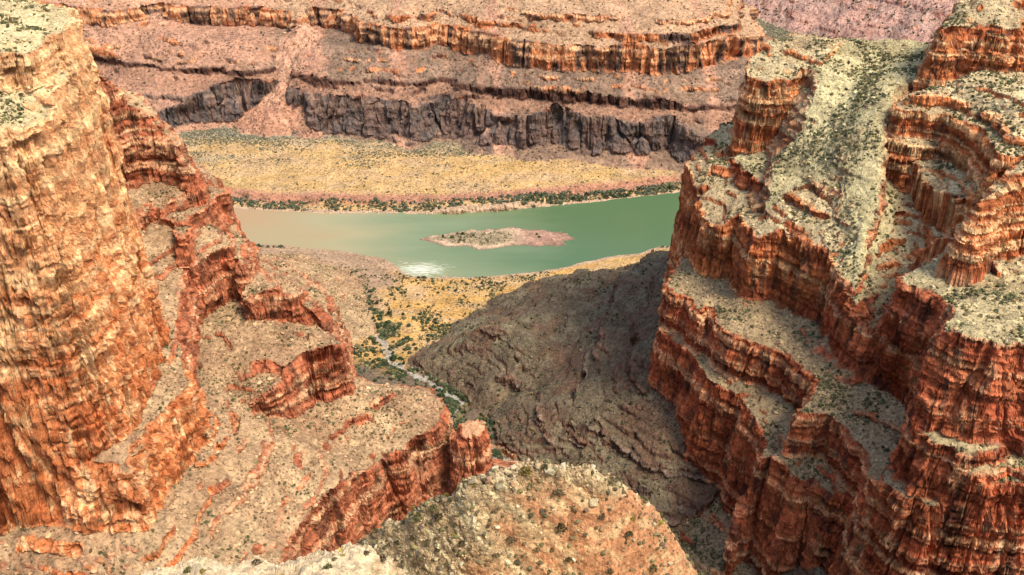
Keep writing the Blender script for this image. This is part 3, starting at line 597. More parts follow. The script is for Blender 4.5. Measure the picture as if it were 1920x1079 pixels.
def rock_material(name, scale, bump, dots=1.6, joint=3.0, bedh=2.2, bedc=0.22):
    m, t, p = new_mat(name); N, Lk = t.nodes, t.links
    at = N.new("ShaderNodeAttribute"); at.attribute_name = "rock_colour"
    geo = N.new("ShaderNodeNewGeometry")
    def noise(k, det, rough):
        n = N.new("ShaderNodeTexNoise"); n.inputs["Scale"].default_value = k; n.inputs["Detail"].default_value = det; n.inputs["Roughness"].default_value = rough
        Lk.new(geo.outputs["Position"], n.inputs["Vector"]); return n.outputs[0]
    def rng_(v, a, b, c, d):
        r = N.new("ShaderNodeMapRange"); r.inputs[1].default_value = a; r.inputs[2].default_value = b; r.inputs[3].default_value = c; r.inputs[4].default_value = d
        Lk.new(v, r.inputs[0]); return r.outputs[0]
    def mul(a, b):
        q = N.new("ShaderNodeMath"); q.operation = 'MULTIPLY'; Lk.new(a, q.inputs[0]); Lk.new(b, q.inputs[1]); return q.outputs[0]
    v1 = rng_(noise(1.0 / scale, 4, 0.72), 0.3, 0.7, 0.52, 1.42)
    v2 = rng_(noise(0.16 / scale, 2, 0.6), 0.3, 0.7, 0.80, 1.18)
    # tufts and pebbles too small to build, only on soil
    vo = N.new("ShaderNodeTexVoronoi"); vo.inputs["Scale"].default_value = 1.0 / dots; Lk.new(geo.outputs["Position"], vo.inputs["Vector"])
    dt = rng_(vo.outputs["Distance"], 0.20, 0.40, 0.66, 0.0)
    cl = rng_(noise(0.05 / scale * 2.2, 2, .6), 0.36, 0.54, 0.15, 1.0)
    dm = mul(mul(dt, at.outputs["Alpha"]), cl)
    iv = N.new("ShaderNodeMath"); iv.operation = 'SUBTRACT'; iv.inputs[0].default_value = 1.0; Lk.new(dm, iv.inputs[1])
    val = mul(mul(v1, v2), iv.outputs[0])
    mx = N.new("ShaderNodeMix"); mx.data_type = 'RGBA'; mx.blend_type = 'MULTIPLY'; mx.inputs[0].default_value = 1.0
    Lk.new(at.outputs["Color"], mx.inputs[6]); Lk.new(val, mx.inputs[7])
    Lk.new(mx.outputs[2], p.inputs["Base Color"])
    p.inputs["Roughness"].default_value = 0.95; p.inputs["Specular IOR Level"].default_value = 0.12
    ck = rng_(at.outputs["Alpha"], 0.2, 0.8, 1.0, 0.0)          # 1 on bare rock
    mp = N.new("ShaderNodeMapping"); mp.inputs["Scale"].default_value = (1 / joint, 1 / joint, 0.3 / joint)
    wn = N.new("ShaderNodeTexNoise"); wn.inputs["Scale"].default_value = 0.5 / joint; wn.inputs["Detail"].default_value = 2; Lk.new(geo.outputs["Position"], wn.inputs["Vector"])
    va = N.new("ShaderNodeVectorMath"); va.operation = 'MULTIPLY_ADD'; va.inputs[1].default_value = (joint * .8,) * 3; Lk.new(wn.outputs["Color"], va.inputs[0]); Lk.new(geo.outputs["Position"], va.inputs[2])
    Lk.new(va.outputs[0], mp.inputs["Vector"])
    vc = N.new("ShaderNodeTexVoronoi"); vc.inputs["Scale"].default_value = 1.0; Lk.new(mp.outputs[0], vc.inputs["Vector"])
    mb = N.new("ShaderNodeMapping"); mb.inputs["Scale"].default_value = (0.012, 0.012, 1.0 / bedh); Lk.new(geo.outputs["Position"], mb.inputs["Vector"])
    nb = N.new("ShaderNodeTexNoise"); nb.inputs["Scale"].default_value = 1.0; nb.inputs["Detail"].default_value = 3; nb.inputs["Roughness"].default_value = 0.75; Lk.new(mb.outputs[0], nb.inputs["Vector"])
    bedv = rng_(nb.outputs[0], 0.35, 0.65, 1 - bedc, 1 + bedc)
    one = N.new("ShaderNodeMix"); one.data_type = 'FLOAT'; one.inputs[2].default_value = 1.0; Lk.new(ck, one.inputs[0])
    cb = mul(bedv, rng_(vc.outputs["Color"], 0.0, 1.0, 0.78, 1.2)); Lk.new(cb, one.inputs[3])
    Lk.new(mul(val, one.outputs[0]), mx.inputs[7])
    def madd(a, k, b):
        q = N.new("ShaderNodeMath"); q.operation = 'MULTIPLY_ADD'; Lk.new(a, q.inputs[0]); q.inputs[1].default_value = k; Lk.new(b, q.inputs[2]); return q.outputs[0]
    fine = noise(1.3 / scale, 4, 0.72)
    rk = madd(vc.outputs["Color"], 0.55, madd(nb.outputs[0], bedc * 2.2, fine))
    hm = N.new("ShaderNodeMix"); hm.data_type = 'FLOAT'; Lk.new(ck, hm.inputs[0]); Lk.new(fine, hm.inputs[2]); Lk.new(rk, hm.inputs[3])
    bp = N.new("ShaderNodeBump"); bp.inputs["Strength"].default_value = bump; bp.inputs["Distance"].default_value = scale * 0.5
    Lk.new(hm.outputs[0], bp.inputs["Height"]); Lk.new(bp.outputs[0], p.inputs["Normal"])
    return m
M_NEAR = rock_material("fractured_limestone", 2.0, 1.0, 1.2, 2.3, 6.0, 0.10)
M_MID = rock_material("layered_sandstone", 2.8, 1.0, 1.9, 3.4, 5.0, 0.26)
M_FAR = rock_material("far_rock", 5.0, 0.9, 4.5, 6.5, 8.0, 0.16)
M_FG = rock_material("weathered_rim_rock", 0.55, 1.0, 0.5, 0.9, 1.0, 0.12)
M_FLAT = rock_material("valley_sediment", 3.0, 0.4, 3.0, 4.0, 4.0, 0.05)

# ------------------------------------------------------------------ split the sheet into its landforms
LABEL = {
    'shale_right': ('shaded grey-brown shale slope falling from the right wall to the dry wash', 'slope', M_MID),
    'canyon_wall_right_lower': ('lowest sheer red cliffs of the right canyon wall, with narrow benches', 'cliff', M_MID),
    'canyon_wall_right_middle': ('middle red cliff band of the right wall below a long pale scrubby ramp', 'cliff', M_MID),
    'canyon_wall_right_upper': ('upper orange banded cliffs at the top right corner and the pale-topped buttress', 'cliff', M_MID),
    'mesa_left': ('low red cliffs and flat-topped prow beside the pinnacle, left of the dry wash', 'mesa', M_MID),
    'rock_pinnacle': ('free-standing rounded red rock pinnacle behind the foreground knoll', 'pinnacle', M_MID),
    'butte_left': ('stepped red butte standing between the near left cliff and the river', 'butte', M_MID),
    'cliff_left_near': ('huge sunlit orange and cream fractured cliff filling the left edge', 'cliff', M_NEAR),
    'floodplain': ('golden scrub-dotted terrace on the far bank of the river', 'floodplain', M_FLAT),
    'canyon_wall_far': ('far canyon wall of streaked orange cliffs above grey talus and dark ledges', 'cliff', M_FAR),
    'hillside_beyond': ('distant pink hillside beyond the bend at the top of the picture', 'hillside', M_FAR),
    'knoll_foreground': ('rounded foreground knoll of pale rock and red soil dotted with shrubs', 'knoll', M_FG),
    'ledge_foreground': ('pale limestone ledge at the bottom edge nearest the viewer', 'ledge', M_FG),
    'valley_floor': ('flat valley floor with golden grass, dry wash and river bed', 'valley floor', M_FLAT),
    'sandbar': ('pinkish sandbar island lying in the middle of the river', 'sandbar', M_FLAT),
}
names = np.array([t['name'] for t in TIERS] + ['sandbar', 'valley_floor'])
col = scn.collection
def make_mesh(name, V, F, mat, attr=None, smooth=False):
    me = bpy.data.meshes.new(name)
    me.vertices.add(len(V)); me.vertices.foreach_set("co", np.ascontiguousarray(V, np.float32).ravel())
    nf, k = F.shape
    me.loops.add(nf * k); me.loops.foreach_set("vertex_index", np.ascontiguousarray(F, np.int32).ravel())
    me.polygons.add(nf); me.polygons.foreach_set("loop_start", np.arange(0, nf * k, k, dtype=np.int32))
    me.polygons.foreach_set("use_smooth", np.full(nf, smooth))
    if attr is not None:
        at = me.attributes.new("rock_colour", 'FLOAT_COLOR', 'POINT')
        at.data.foreach_set("color", (attr if attr.shape[1] == 4 else np.c_[attr, np.zeros(len(attr))]).astype(np.float32).ravel())
    me.materials.append(mat); me.update(calc_edges=True)
    return me
def obj(name, me, parent=None, loc=None):
    o = bpy.data.objects.new(name, me); col.objects.link(o)
    if parent: o.parent = parent
    if loc is not None: o.location = loc
    return o
def tag(o, label=None, cat=None, group=None, kind=None):
    if label: o['label'] = label
    if cat: o['category'] = cat
    if group: o['group'] = group
    if kind: o['kind'] = kind
    return o

fown = np.max(own[F], 1)
# where a face touches two landforms it goes to the higher-ranked one
fname = names[fown]
PIECE = {}
for nm in LABEL:
    sel = fname == nm
    if not sel.any():
        continue
    f = F[sel]; ids, inv = np.unique(f.ravel(), return_inverse=True)
    lb, ct, mt = LABEL[nm]
    o = obj(nm, make_mesh(nm, V[ids], inv.reshape(-1, 3), mt, COL4[ids], smooth=False))
    tag(o, lb, ct, None, 'structure'); PIECE[nm] = o
print('terrain objects', len(F), round(time.time() - T0, 1))

# ------------------------------------------------------------------ river
m, t, p = new_mat("river_water"); N, Lk = t.nodes, t.links
geo = N.new("ShaderNodeNewGeometry"); sp = N.new("ShaderNodeSeparateXYZ"); Lk.new(geo.outputs["Position"], sp.inputs[0])
nz = N.new("ShaderNodeTexNoise"); nz.inputs["Scale"].default_value = 0.010; nz.inputs["Detail"].default_value = 5
mpn = N.new("ShaderNodeMapping"); mpn.inputs["Scale"].default_value = (0.6, 2.2, 1.0)
Lk.new(geo.outputs["Position"], mpn.inputs["Vector"]); Lk.new(mpn.outputs[0], nz.inputs["Vector"])
ma = N.new("ShaderNodeMath"); ma.operation = 'MULTIPLY_ADD'; ma.inputs[1].default_value = 260.0; Lk.new(nz.outputs[0], ma.inputs[0]); Lk.new(sp.outputs[0], ma.inputs[2])
mr = N.new("ShaderNodeMapRange"); mr.inputs[1].default_value = -210.0; mr.inputs[2].default_value = 200.0; Lk.new(ma.outputs[0], mr.inputs[0])
cr = N.new("ShaderNodeValToRGB"); Lk.new(mr.outputs[0], cr.inputs[0])
E = cr.color_ramp.elements; E[0].position = 0.0; E[0].color = (.34, .215, .11, 1); E[1].position = 1.0; E[1].color = (.075, .135, .065, 1)
e = E.new(0.35); e.color = (.29, .26, .145, 1); e = E.new(0.62); e.color = (.17, .215, .12, 1)
fx0, fy0 = pix(790, 506, 0)
def mth(op, a, b=None, k=None):
    q = N.new("ShaderNodeMath"); q.operation = op; Lk.new(a, q.inputs[0])
    if b is not None: Lk.new(b, q.inputs[1])
    if k is not None: q.inputs[1].default_value = k
    return q.outputs[0]
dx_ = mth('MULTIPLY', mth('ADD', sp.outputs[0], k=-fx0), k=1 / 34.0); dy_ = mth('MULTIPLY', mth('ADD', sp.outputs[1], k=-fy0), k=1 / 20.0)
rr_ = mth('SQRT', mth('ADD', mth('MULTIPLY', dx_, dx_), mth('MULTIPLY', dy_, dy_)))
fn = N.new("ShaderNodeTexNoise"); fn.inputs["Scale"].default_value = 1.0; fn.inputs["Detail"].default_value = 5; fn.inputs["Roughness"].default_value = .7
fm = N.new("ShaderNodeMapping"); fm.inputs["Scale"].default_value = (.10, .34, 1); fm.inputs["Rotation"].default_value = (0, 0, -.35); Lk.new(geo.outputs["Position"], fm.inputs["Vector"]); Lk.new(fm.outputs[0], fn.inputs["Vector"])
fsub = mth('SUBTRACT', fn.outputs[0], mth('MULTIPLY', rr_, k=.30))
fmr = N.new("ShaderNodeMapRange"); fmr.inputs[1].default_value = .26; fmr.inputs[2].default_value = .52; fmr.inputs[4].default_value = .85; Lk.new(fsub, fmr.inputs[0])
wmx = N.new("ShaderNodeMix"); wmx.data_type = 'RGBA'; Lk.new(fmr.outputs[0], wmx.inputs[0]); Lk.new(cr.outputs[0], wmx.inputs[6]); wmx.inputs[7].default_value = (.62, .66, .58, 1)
Lk.new(wmx.outputs[2], p.inputs["Base Color"]); p.inputs["Roughness"].default_value = 0.16; p.inputs["IOR"].default_value = 1.33
wv = N.new("ShaderNodeTexNoise"); wv.inputs["Scale"].default_value = 0.35; wv.inputs["Detail"].default_value = 3; Lk.new(geo.outputs["Position"], wv.inputs["Vector"])
bp = N.new("ShaderNodeBump"); bp.inputs["Strength"].default_value = 0.25; bp.inputs["Distance"].default_value = 0.5; Lk.new(wv.outputs[0], bp.inputs["Height"]); Lk.new(bp.outputs[0], p.inputs["Normal"])
rv = np.array([(-1500, 800, 0), (1500, 800, 0), (1500, 1400, 0), (-1500, 1400, 0)], float)
o = obj("river", make_mesh("river", rv, np.array([[0, 1, 2, 3]]), m)); tag(o, 'wide green and silty tan river crossing the middle of the view', 'river', None, 'structure')

# ------------------------------------------------------------------ what grows and lies on the ground
print('scatter', round(time.time() - T0, 1))
fc = V[F].mean(1)
fnv = np.cross(V[F[:, 1]] - V[F[:, 0]], V[F[:, 2]] - V[F[:, 0]])
far_ = np.linalg.norm(fnv, axis=1); area = far_ / 2; fnz = fnv[:, 2] / np.maximum(far_, 1e-9)
fu, fvv, fdep = project(fc)
fvis = (fu > -60) & (fu < 1084) & (fvv > -40) & (fvv < 640) & (fc[:, 1] > 40) & ~hidden(fc[:, 0], fc[:, 1], fc[:, 2], 2.5)
fgrp = TG[np.where(fown < 0, fown, fown)]
fcl = st_[F].mean(1)
rs = np.random.default_rng(11)
def pick(mask, n, weight=None):
    ids = np.nonzero(mask)[0]
    if len(ids) == 0: return ids, np.zeros((0, 3))
    w = area[ids] * (weight[ids] if weight is not None else 1.0); w = w / w.sum()
    f = rs.choice(ids, n, p=w)
    r1 = np.sqrt(rs.random(n))[:, None]; r2 = rs.random(n)[:, None]
    A_, B_, C_ = V[F[f, 0]], V[F[f, 1]], V[F[f, 2]]
    return f, (1 - r1) * A_ + r1 * (1 - r2) * B_ + r1 * r2 * C_

g_ = (1 + 5 ** .5) / 2
ICO = np.array([(-1, g_, 0), (1, g_, 0), (-1, -g_, 0), (1, -g_, 0), (0, -1, g_), (0, 1, g_), (0, -1, -g_), (0, 1, -g_), (g_, 0, -1), (g_, 0, 1), (-g_, 0, -1), (-g_, 0, 1)]) / 1.902
ICF = np.array([(0, 11, 5), (0, 5, 1), (0, 1, 7), (0, 7, 10), (0, 10, 11), (1, 5, 9), (5, 11, 4), (11, 10, 2), (10, 7, 6), (7, 1, 8), (3, 9, 4), (3, 4, 2), (3, 2, 6), (3, 6, 8), (3, 8, 9), (4, 9, 5), (2, 4, 11), (6, 2, 10), (8, 6, 7), (9, 8, 1)])
def blob_cloud(P, size, colr, flat=0.75, jit=0.35, sink=0.15):
    n = len(P)
    v = ICO[None] * (1 + jit * (rs.random((n, 12, 1)) * 2 - 1))
    sx = size[:, None] * (0.7 + 0.6 * rs.random((n, 3))) * 0.5
    sx[:, 2] *= flat
    an = rs.random(n) * 6.283; ca, sa = np.cos(an)[:, None], np.sin(an)[:, None]
    v = v * sx[:, None, :]
    vx_, vy_ = v[:, :, 0] * ca - v[:, :, 1] * sa, v[:, :, 0] * sa + v[:, :, 1] * ca
    v = np.stack([vx_, vy_, v[:, :, 2]], 2) + P[:, None, :]
    v[:, :, 2] += (sx[:, 2] * (1 - 2 * sink))[:, None]
    f = ICF[None] + (np.arange(n) * 12)[:, None, None]
    return v.reshape(-1, 3), f.reshape(-1, 3), np.repeat(colr, 12, 0)

def plain_material(name, rough=0.95, noise=1.0, random_obj=False, attr=True, base=(.1, .1, .05)):
    m, t, p = new_mat(name); N, Lk = t.nodes, t.links
    p.inputs["Roughness"].default_value = rough; p.inputs["Specular IOR Level"].default_value = 0.1
    nz = N.new("ShaderNodeTexNoise"); nz.inputs["Scale"].default_value = noise; nz.inputs["Detail"].default_value = 4
    geo = N.new("ShaderNodeNewGeometry"); Lk.new(geo.outputs["Position"], nz.inputs["Vector"])
    mr = N.new("ShaderNodeMapRange"); mr.inputs[1].default_value = .25; mr.inputs[2].default_value = .75; mr.inputs[3].default_value = .55; mr.inputs[4].default_value = 1.45
    Lk.new(nz.outputs[0], mr.inputs[0])
    mx = N.new("ShaderNodeMix"); mx.data_type = 'RGBA'; mx.blend_type = 'MULTIPLY'; mx.inputs[0].default_value = 1
    if attr:
        at = N.new("ShaderNodeAttribute"); at.attribute_name = "rock_colour"; src = at.outputs["Color"]
    else:
        rg = N.new("ShaderNodeRGB"); rg.outputs[0].default_value = (*base, 1); src = rg.outputs[0]
    if random_obj:
        oi = N.new("ShaderNodeObjectInfo"); hs = N.new("ShaderNodeHueSaturation"); Lk.new(src, hs.inputs["Color"])
        m2 = N.new("ShaderNodeMapRange"); m2.inputs[3].default_value = 0.6; m2.inputs[4].default_value = 1.25; Lk.new(oi.outputs["Random"], m2.inputs[0]); Lk.new(m2.outputs[0], hs.inputs["Value"])
        m3 = N.new("ShaderNodeMapRange"); m3.inputs[3].default_value = 0.48; m3.inputs[4].default_value = 0.52; Lk.new(oi.outputs["Random"], m3.inputs[0]); Lk.new(m3.outputs[0], hs.inputs["Hue"])
        src = hs.outputs[0]
    Lk.new(src, mx.inputs[6]); Lk.new(mr.outputs[0], mx.inputs[7]); Lk.new(mx.outputs[2], p.inputs["Base Color"])
    return m
M_SCRUB = plain_material("desert_scrub", 1.0, 0.8)
M_RUBBLE = plain_material("slope_rubble", 0.95, 0.6)
M_LEAF = plain_material("shrub_leaves", 0.9, 6.0, True)
M_ROCK = rock_material("rim_rock_block", 0.5, 0.9)

def cvar(c, n, v=0.25):
    return (np.array(c)[None] * (1 + v * (rs.random((n, 1)) * 2 - 1)) * (1 + 0.12 * (rs.random((n, 3)) * 2 - 1))).astype(np.float32)

def scrub(name, label, mask, n, smin, smax, c, weight=None, parent=None, flat=.75):
    f, P = pick(mask, n, weight)
    if len(f) == 0: return
    sz = smin + (smax - smin) * rs.random(n) ** 3
    c_ = cvar(c, n, .45); dry = (rs.random((n, 1)) < .35) * rs.random((n, 1)); c_ = (c_ * (1 - dry) + cvar((.21, .165, .085), n, .3) * dry).astype(np.float32)
    v, ff, cc = blob_cloud(P, sz, c_, flat)
    o = obj(name, make_mesh(name, v, ff, M_SCRUB, cc)); tag(o, label, 'scrub', None, 'stuff')
    return o
def rubble(name, label, mask, n, smin, smax, weight=None):
    f, P = pick(mask, n, weight)
    if len(f) == 0: return
    sz = smin + (smax - smin) * rs.random(n) ** 4
    cc = COL[F[f, 0]] * (0.65 + 0.75 * rs.random((n, 1)))
    v, ff, cc = blob_cloud(P, sz, np.clip(cc, .03, .8).astype(np.float32), 0.7, .4, .3)
    o = obj(name, make_mesh(name, v, ff, M_RUBBLE, cc)); tag(o, label, 'rocks', None, 'stuff')
    return o
soil = fvis & (fcl < 0.55) & (fnz > 0.6)
clump = np.clip(0.2 + 1.5 * fbm2(fc[:, 0] / 16, fc[:, 1] / 16, 3, 80), 0.04, 2.5)
OL, DK, GY = (.085, .083, .040), (.045, .055, .028), (.10, .10, .075)
scrub('scrub', 'dark desert scrub dotted over the pale benches of the right canyon wall', soil & np.isin(fgrp, ['right', 'ramp', 'upper']), 9500, .6, 2.4, OL, clump)
scrub('scrub', 'dark desert scrub dotted over the left talus slope and mesa', soil & (fgrp == 'left'), 2800, .5, 2.0, OL, clump)
scrub('scrub', 'low scrub on top of the near left cliff', soil & (fgrp == 'near'), 1500, .5, 1.9, OL, clump)
scrub('scrub', 'dark brush scattered over the shaded shale slope', soil & (fgrp == 'shale'), 1500, .7, 2.4, DK, clump)
scrub('scrub', 'tiny dark bushes over the far canyon wall', soil & np.isin(fgrp, ['far', 'fan']), 2800, 1.2, 3.2, (.07, .07, .05))
scrub('scrub', 'bushes on the distant pink hillside', soil & np.isin(fgrp, ['pink']), 700, 2.0, 5.0, (.06, .065, .045), clump)
fdr = sample(RB, fc[:, 0].astype(np.float32), fc[:, 1].astype(np.float32))[:, 0]
flatm = fvis & (fgrp == 'flat') & (fdr > 2)
nf = flatm & (fc[:, 1] > 950)
wv_ = sstep(1165, 1240, fc[:, 1] + 45 * fbm2(fc[:, 0] / 60, fc[:, 1] / 22, 3, 63)) * 2.2 + 0.12
scrub('scrub', 'grey-green scrub banding the far river terrace below the far wall', nf, 6500, 1.0, 3.2, (.115, .115, .08), wv_, flat=.6)
thick = nf & (fdr > 2.5) & (fdr < 24)
scrub('scrub', 'dark green thicket lining the far bank of the river', thick, 3600, 1.4, 4.2, (.06, .07, .045), np.where(fc[:, 0] > 10, 2.2, 0.9) * np.where(np.abs(fdr - 12) < 8, 1, .12) * np.clip(.75 + 1.2 * fbm2(fc[:, 0] / 16, fc[:, 1] / 9, 2, 85), .08, 2))
sfl = flatm & (fc[:, 1] < 900)
fdw = dist_poly(fc[:, 0].astype(np.float32), fc[:, 1].astype(np.float32), WASH)
scrub('scrub', 'green brush along both sides of the dry wash', sfl & (fdw > 2.0) & (fdw < 70), 2800, .9, 4.4, (.04, .055, .028), np.exp(-fdw / 22) * clump)
scrub('scrub', 'bushes scattered over the golden flat by the river', sfl & (fdw >= 30), 1300, .8, 3.0, (.05, .06, .03), clump)
rubble('talus_rubble', 'loose stones over the left talus slope', soil & (fgrp == 'left'), 6500, .35, 2.8)
rubble('talus_rubble', 'loose stones over the benches of the right wall', soil & np.isin(fgrp, ['right', 'ramp', 'upper']), 6500, .5, 2.6)
rubble('talus_rubble', 'loose stones over the shale slope', soil & (fgrp == 'shale'), 1500, .5, 2.6)
rubble('talus_rubble', 'fallen blocks over the far talus slopes', soil & np.isin(fgrp, ['far', 'fan']), 2200, 1.2, 5.0)
rubble('talus_rubble', 'broken rock on the top of the near left cliff', fvis & (fgrp == 'near') & (fnz > .5), 1500, .4, 1.8)
rubble('talus_rubble', 'stones over the valley floor', sfl, 900, .5, 1.8)

# ---- single shrubs, grass tufts and rocks large enough to tell apart
def leaf_mesh(name, n, r, h, c, c2, leaf, upright=0.0):
    th = rs.random(n) * 6.283; cz = rs.random(n); rr = np.sqrt(1 - cz * cz) * (0.55 + 0.5 * rs.random(n))
    lump = 1 + 0.25 * np.sin(th * 3 + rs.random() * 6) * rs.random()
    Pc = np.stack([np.cos(th) * rr * r * lump, np.sin(th) * rr * r * lump, cz * h * (0.6 + 0.45 * rs.random(n)) + 0.03], 1)
    if upright:
        base = np.stack([np.cos(th), np.sin(th), np.zeros(n)], 1) * (r * 0.25 * rs.random((n, 1)))
        tip = base + np.stack([np.cos(th) * r * rs.random(n), np.sin(th) * r * rs.random(n), h * (0.6 + .4 * rs.random(n))], 1)
        sd = np.stack([-np.sin(th), np.cos(th), np.zeros(n)], 1) * leaf
        v = np.stack([base - sd, base + sd, tip], 1); f = np.arange(n * 3).reshape(-1, 3); k = 3
    else:
        a_ = rs.normal(size=(n, 3)); a_ /= np.linalg.norm(a_, axis=1)[:, None]
        b_ = np.cross(a_, rs.normal(size=(n, 3))); b_ /= np.linalg.norm(b_, axis=1)[:, None]
        s1 = leaf * (0.6 + .8 * rs.random((n, 1)))
        v = np.stack([Pc - a_ * s1, Pc + b_ * s1 * .6, Pc + a_ * s1, Pc - b_ * s1 * .6], 1); f = np.arange(n * 4).reshape(-1, 4); k = 4
    t = rs.random((n, 1)); cc = np.array(c) * (1 - t) + np.array(c2) * t
    return make_mesh(name, v.reshape(-1, 3), f, M_LEAF, np.repeat(cc, k, 0).astype(np.float32))
SH = [leaf_mesh('shrub', 150, .5, .55, (.07, .065, .03), (.15, .13, .06), .12) for _ in range(4)] + \
     [leaf_mesh('shrub', 130, .5, .5, (.10, .075, .045), (.17, .125, .07), .11) for _ in range(3)] + \
     [leaf_mesh('shrub', 140, .5, .45, (.16, .13, .03), (.30, .24, .06), .10) for _ in range(2)]
GR = [leaf_mesh('grass_tuft', 90, .5, .8, (.55, .38, .08), (.70, .52, .18), .02, 1.0) for _ in range(3)]
BU = [leaf_mesh('bush', 190, .5, .7, (.025, .045, .018), (.06, .09, .035), .10) for _ in range(4)]
def place(meshes, name, P, size, label, cat, group):
    """label: text, or a function of (mesh index, position, size)"""
    for q in range(len(P)):
        w = int(rs.integers(len(meshes)))
        o = obj(name, meshes[w], None, P[q]); s_ = float(size[q])
        o.scale = (s_ * (0.8 + .4 * rs.random()), s_ * (0.8 + .4 * rs.random()), s_ * (0.8 + .3 * rs.random())); o.rotation_euler = (0, 0, rs.random() * 6.28)
        tag(o, label(w, P[q], s_) if callable(label) else label, cat, group)
def tone(w):
    return 'dark olive' if w < 4 else ('dry brown' if w < 7 else 'yellowish')
def sized(s_, a, b):
    return 'small' if s_ < a else ('medium-sized' if s_ < b else 'large')
def knoll_label(w, p, s_):
    if p[2] > 398.5: at = 'among the pale rocks on the crest of the foreground knoll'
    elif p[0] < -6: at = 'on the rubbly left side of the foreground knoll'
    elif p[0] > 14: at = 'near the right-hand edge of the foreground knoll'
    elif p[0] < 4: at = 'where pale rock meets red soil on the foreground knoll'
    else: at = 'on the red soil of the foreground knoll'
    return f'{sized(s_, 1.1, 1.7)} {tone(w)} shrub {at}'
def ledge_label(w, p, s_):
    at = 'on the pale crag' if p[0] > -19 else ('at the left end' if p[0] < -36 else 'on the middle')
    return f'{sized(s_, .6, .85)} {tone(w)} shrub {at} of the bottom ledge'
def wash_label(w, p, s_):
    at = 'where the wash opens on to the golden flat' if p[1] > 735 else ('at the bend of the pale dry wash' if p[1] > 640 else 'by the pale dry wash beyond the pinnacle')
    return f'{sized(s_, 3.6, 4.6)} dark green bush {at}'
def bank_label(w, p, s_):
    at = 'near the middle of the picture' if p[0] < 90 else ('towards the right' if p[0] < 160 else 'beside the right canyon wall')
    return f'{sized(s_, 4.6, 5.6)} green bush in the far bank thicket, {at}'
def bar_label(w, p, s_):
    return f'{sized(s_, 3, 4)} green bush on the {"left" if p[0] < -25 else "middle" if p[0] < 0 else "right"} part of the river sandbar'
def spaced(P, size, k):
    """keep plants from standing inside one another"""
    keep = []
    for q in range(len(P)):
        if all((P[q, 0] - P[w, 0]) ** 2 + (P[q, 1] - P[w, 1]) ** 2 > (0.4 * (size[q] + size[w])) ** 2 for w in keep):
            keep.append(q)
        if len(keep) == k: break
    return np.array(keep, int)
kn = fvis & (fgrp == 'knoll') & (fnz > .25)
def thin(mask, n, lo, hi, k, weight=None):
    f, P = pick(mask, n, weight); sz = lo + (hi - lo) * rs.random(n) ** 2
    kp = spaced(P, sz, k); return P[kp], sz[kp]
P, sz = thin(kn, 700, .6, 1.9, 160, 0.4 + clump); place(SH, 'shrub', P - [0, 0, .03], sz, knoll_label, 'shrub', 'shrubs on the foreground knoll')
ld = fvis & (fgrp == 'ledge') & (fnz > .3)
P, sz = thin(ld, 300, .45, 1.1, 45); place(SH, 'shrub', P - [0, 0, .03], sz, ledge_label, 'shrub', 'shrubs on the bottom ledge')
P, sz = thin(ld & (fc[:, 0] < -14), 120, .5, 1.0, 14); place(GR, 'grass_tuft', P - [0, 0, .03], sz, 'straw-yellow grass tuft on the ledge at the bottom left edge', 'grass', 'yellow grass tufts on the bottom ledge')
P, sz = thin(sfl & (fdw > 4) & (fdw < 26) & (fc[:, 1] > 560), 300, 3.0, 6.0, 50, np.exp(-fdw / 14)); place(BU, 'bush', P - [0, 0, .1], sz, wash_label, 'bush', 'bushes along the dry wash')
P, sz = thin(nf & (fdr > 4) & (fdr < 16) & (fc[:, 0] > 15), 200, 4.0, 7.0, 36); place(BU, 'bush', P - [0, 0, .1], sz, bank_label, 'bush', 'bushes on the far river bank')
sbm = fvis & (fgrp == 'bar')
scrub('scrub', 'grey-green scrub over the middle of the sandbar', sbm & (fc[:, 2] > .95), 220, 1.0, 2.6, (.11, .11, .065))
P, sz = thin(sbm & (fc[:, 2] > .75), 80, 2.5, 5.0, 12); place(BU, 'bush', P - [0, 0, .1], sz, bar_label, 'bush', 'bushes on the sandbar')

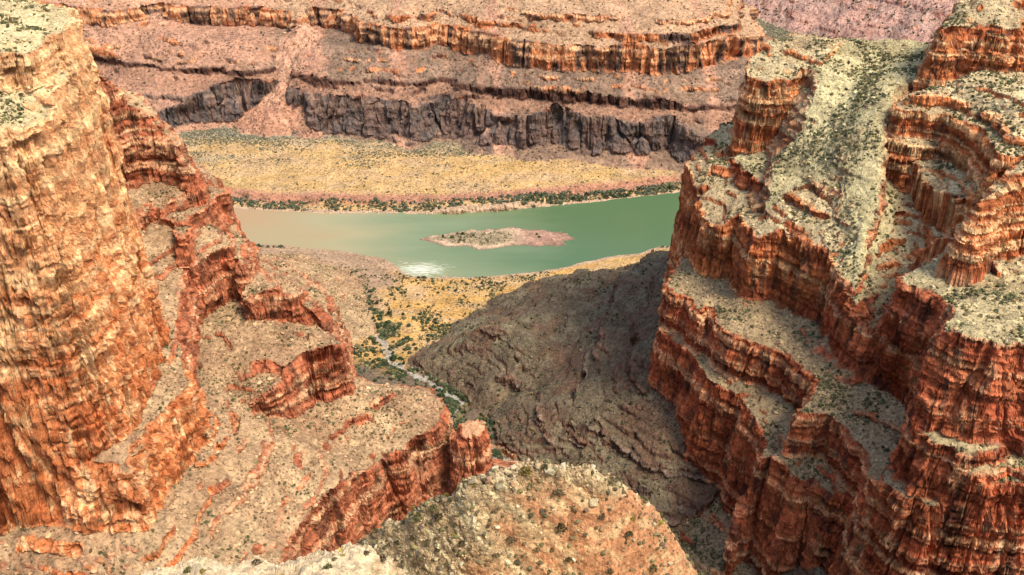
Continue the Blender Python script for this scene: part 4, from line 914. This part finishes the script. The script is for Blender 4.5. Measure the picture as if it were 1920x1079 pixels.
import bmesh
def rock_mesh(c):
    bm = bmesh.new()
    for _ in range(15):
        v = rs.normal(size=3); v /= np.linalg.norm(v); bm.verts.new(v * [.5, .42, .36] * (0.8 + .4 * rs.random()))
    r_ = bmesh.ops.convex_hull(bm, input=bm.verts)
    for v in [g for g in bm.verts if not g.link_faces]: bm.verts.remove(v)
    me = bpy.data.meshes.new('rock'); bm.to_mesh(me); bm.free()
    at = me.attributes.new("rock_colour", 'FLOAT_COLOR', 'POINT'); at.data.foreach_set("color", np.tile([*c, 1], len(me.vertices)).astype(np.float32))
    me.materials.append(M_ROCK); return me
RK = [rock_mesh(c) for c in [(.50, .42, .28), (.46, .37, .24), (.55, .47, .32), (.40, .30, .19), (.47, .41, .28), (.40, .25, .15)] for _ in range(2)]
def rocks(piece, mask, n, lo, hi, k, weight=None, nstuff=0):
    P, sz = thin(mask, n, lo, hi, k, weight)
    for q in range(len(P)):
        o = obj('rock', RK[rs.integers(len(RK))], PIECE[piece], P[q]); s_ = float(sz[q])
        o.scale = (s_ * (.8 + .5 * rs.random()), s_ * (.8 + .5 * rs.random()), s_ * (.7 + .5 * rs.random())); o.rotation_euler = tuple(rs.random(3) * [.6, .6, 6.28])
    if nstuff:
        f, P = pick(mask, nstuff, weight); szz = lo * (.3 + .7 * rs.random(nstuff))
        v, ff, cc = blob_cloud(P, szz, np.clip(COL[F[f, 0]] * (.6 + .7 * rs.random((nstuff, 1))), .05, .7).astype(np.float32), .7, .4, .3)
        o = obj('rubble', make_mesh('rubble', v, ff, M_RUBBLE, cc), PIECE[piece]); o['kind'] = 'stuff'
kw = 0.25 + sstep(398, 401, fc[:, 2]) * 1.6 + sstep(4, -10, fc[:, 0]) * 1.0
rocks('knoll_foreground', kn, 1500, .4, 2.0, 220, kw, 5000)
scrub('scrub', 'tangled low brush between the rocks of the foreground knoll', kn, 1200, .3, 1.0, (.13, .105, .058), 0.3 + clump)
rocks('ledge_foreground', ld, 400, .35, 1.6, 100, None, 900)
print('done', round(time.time() - T0, 1), len(bpy.data.objects))
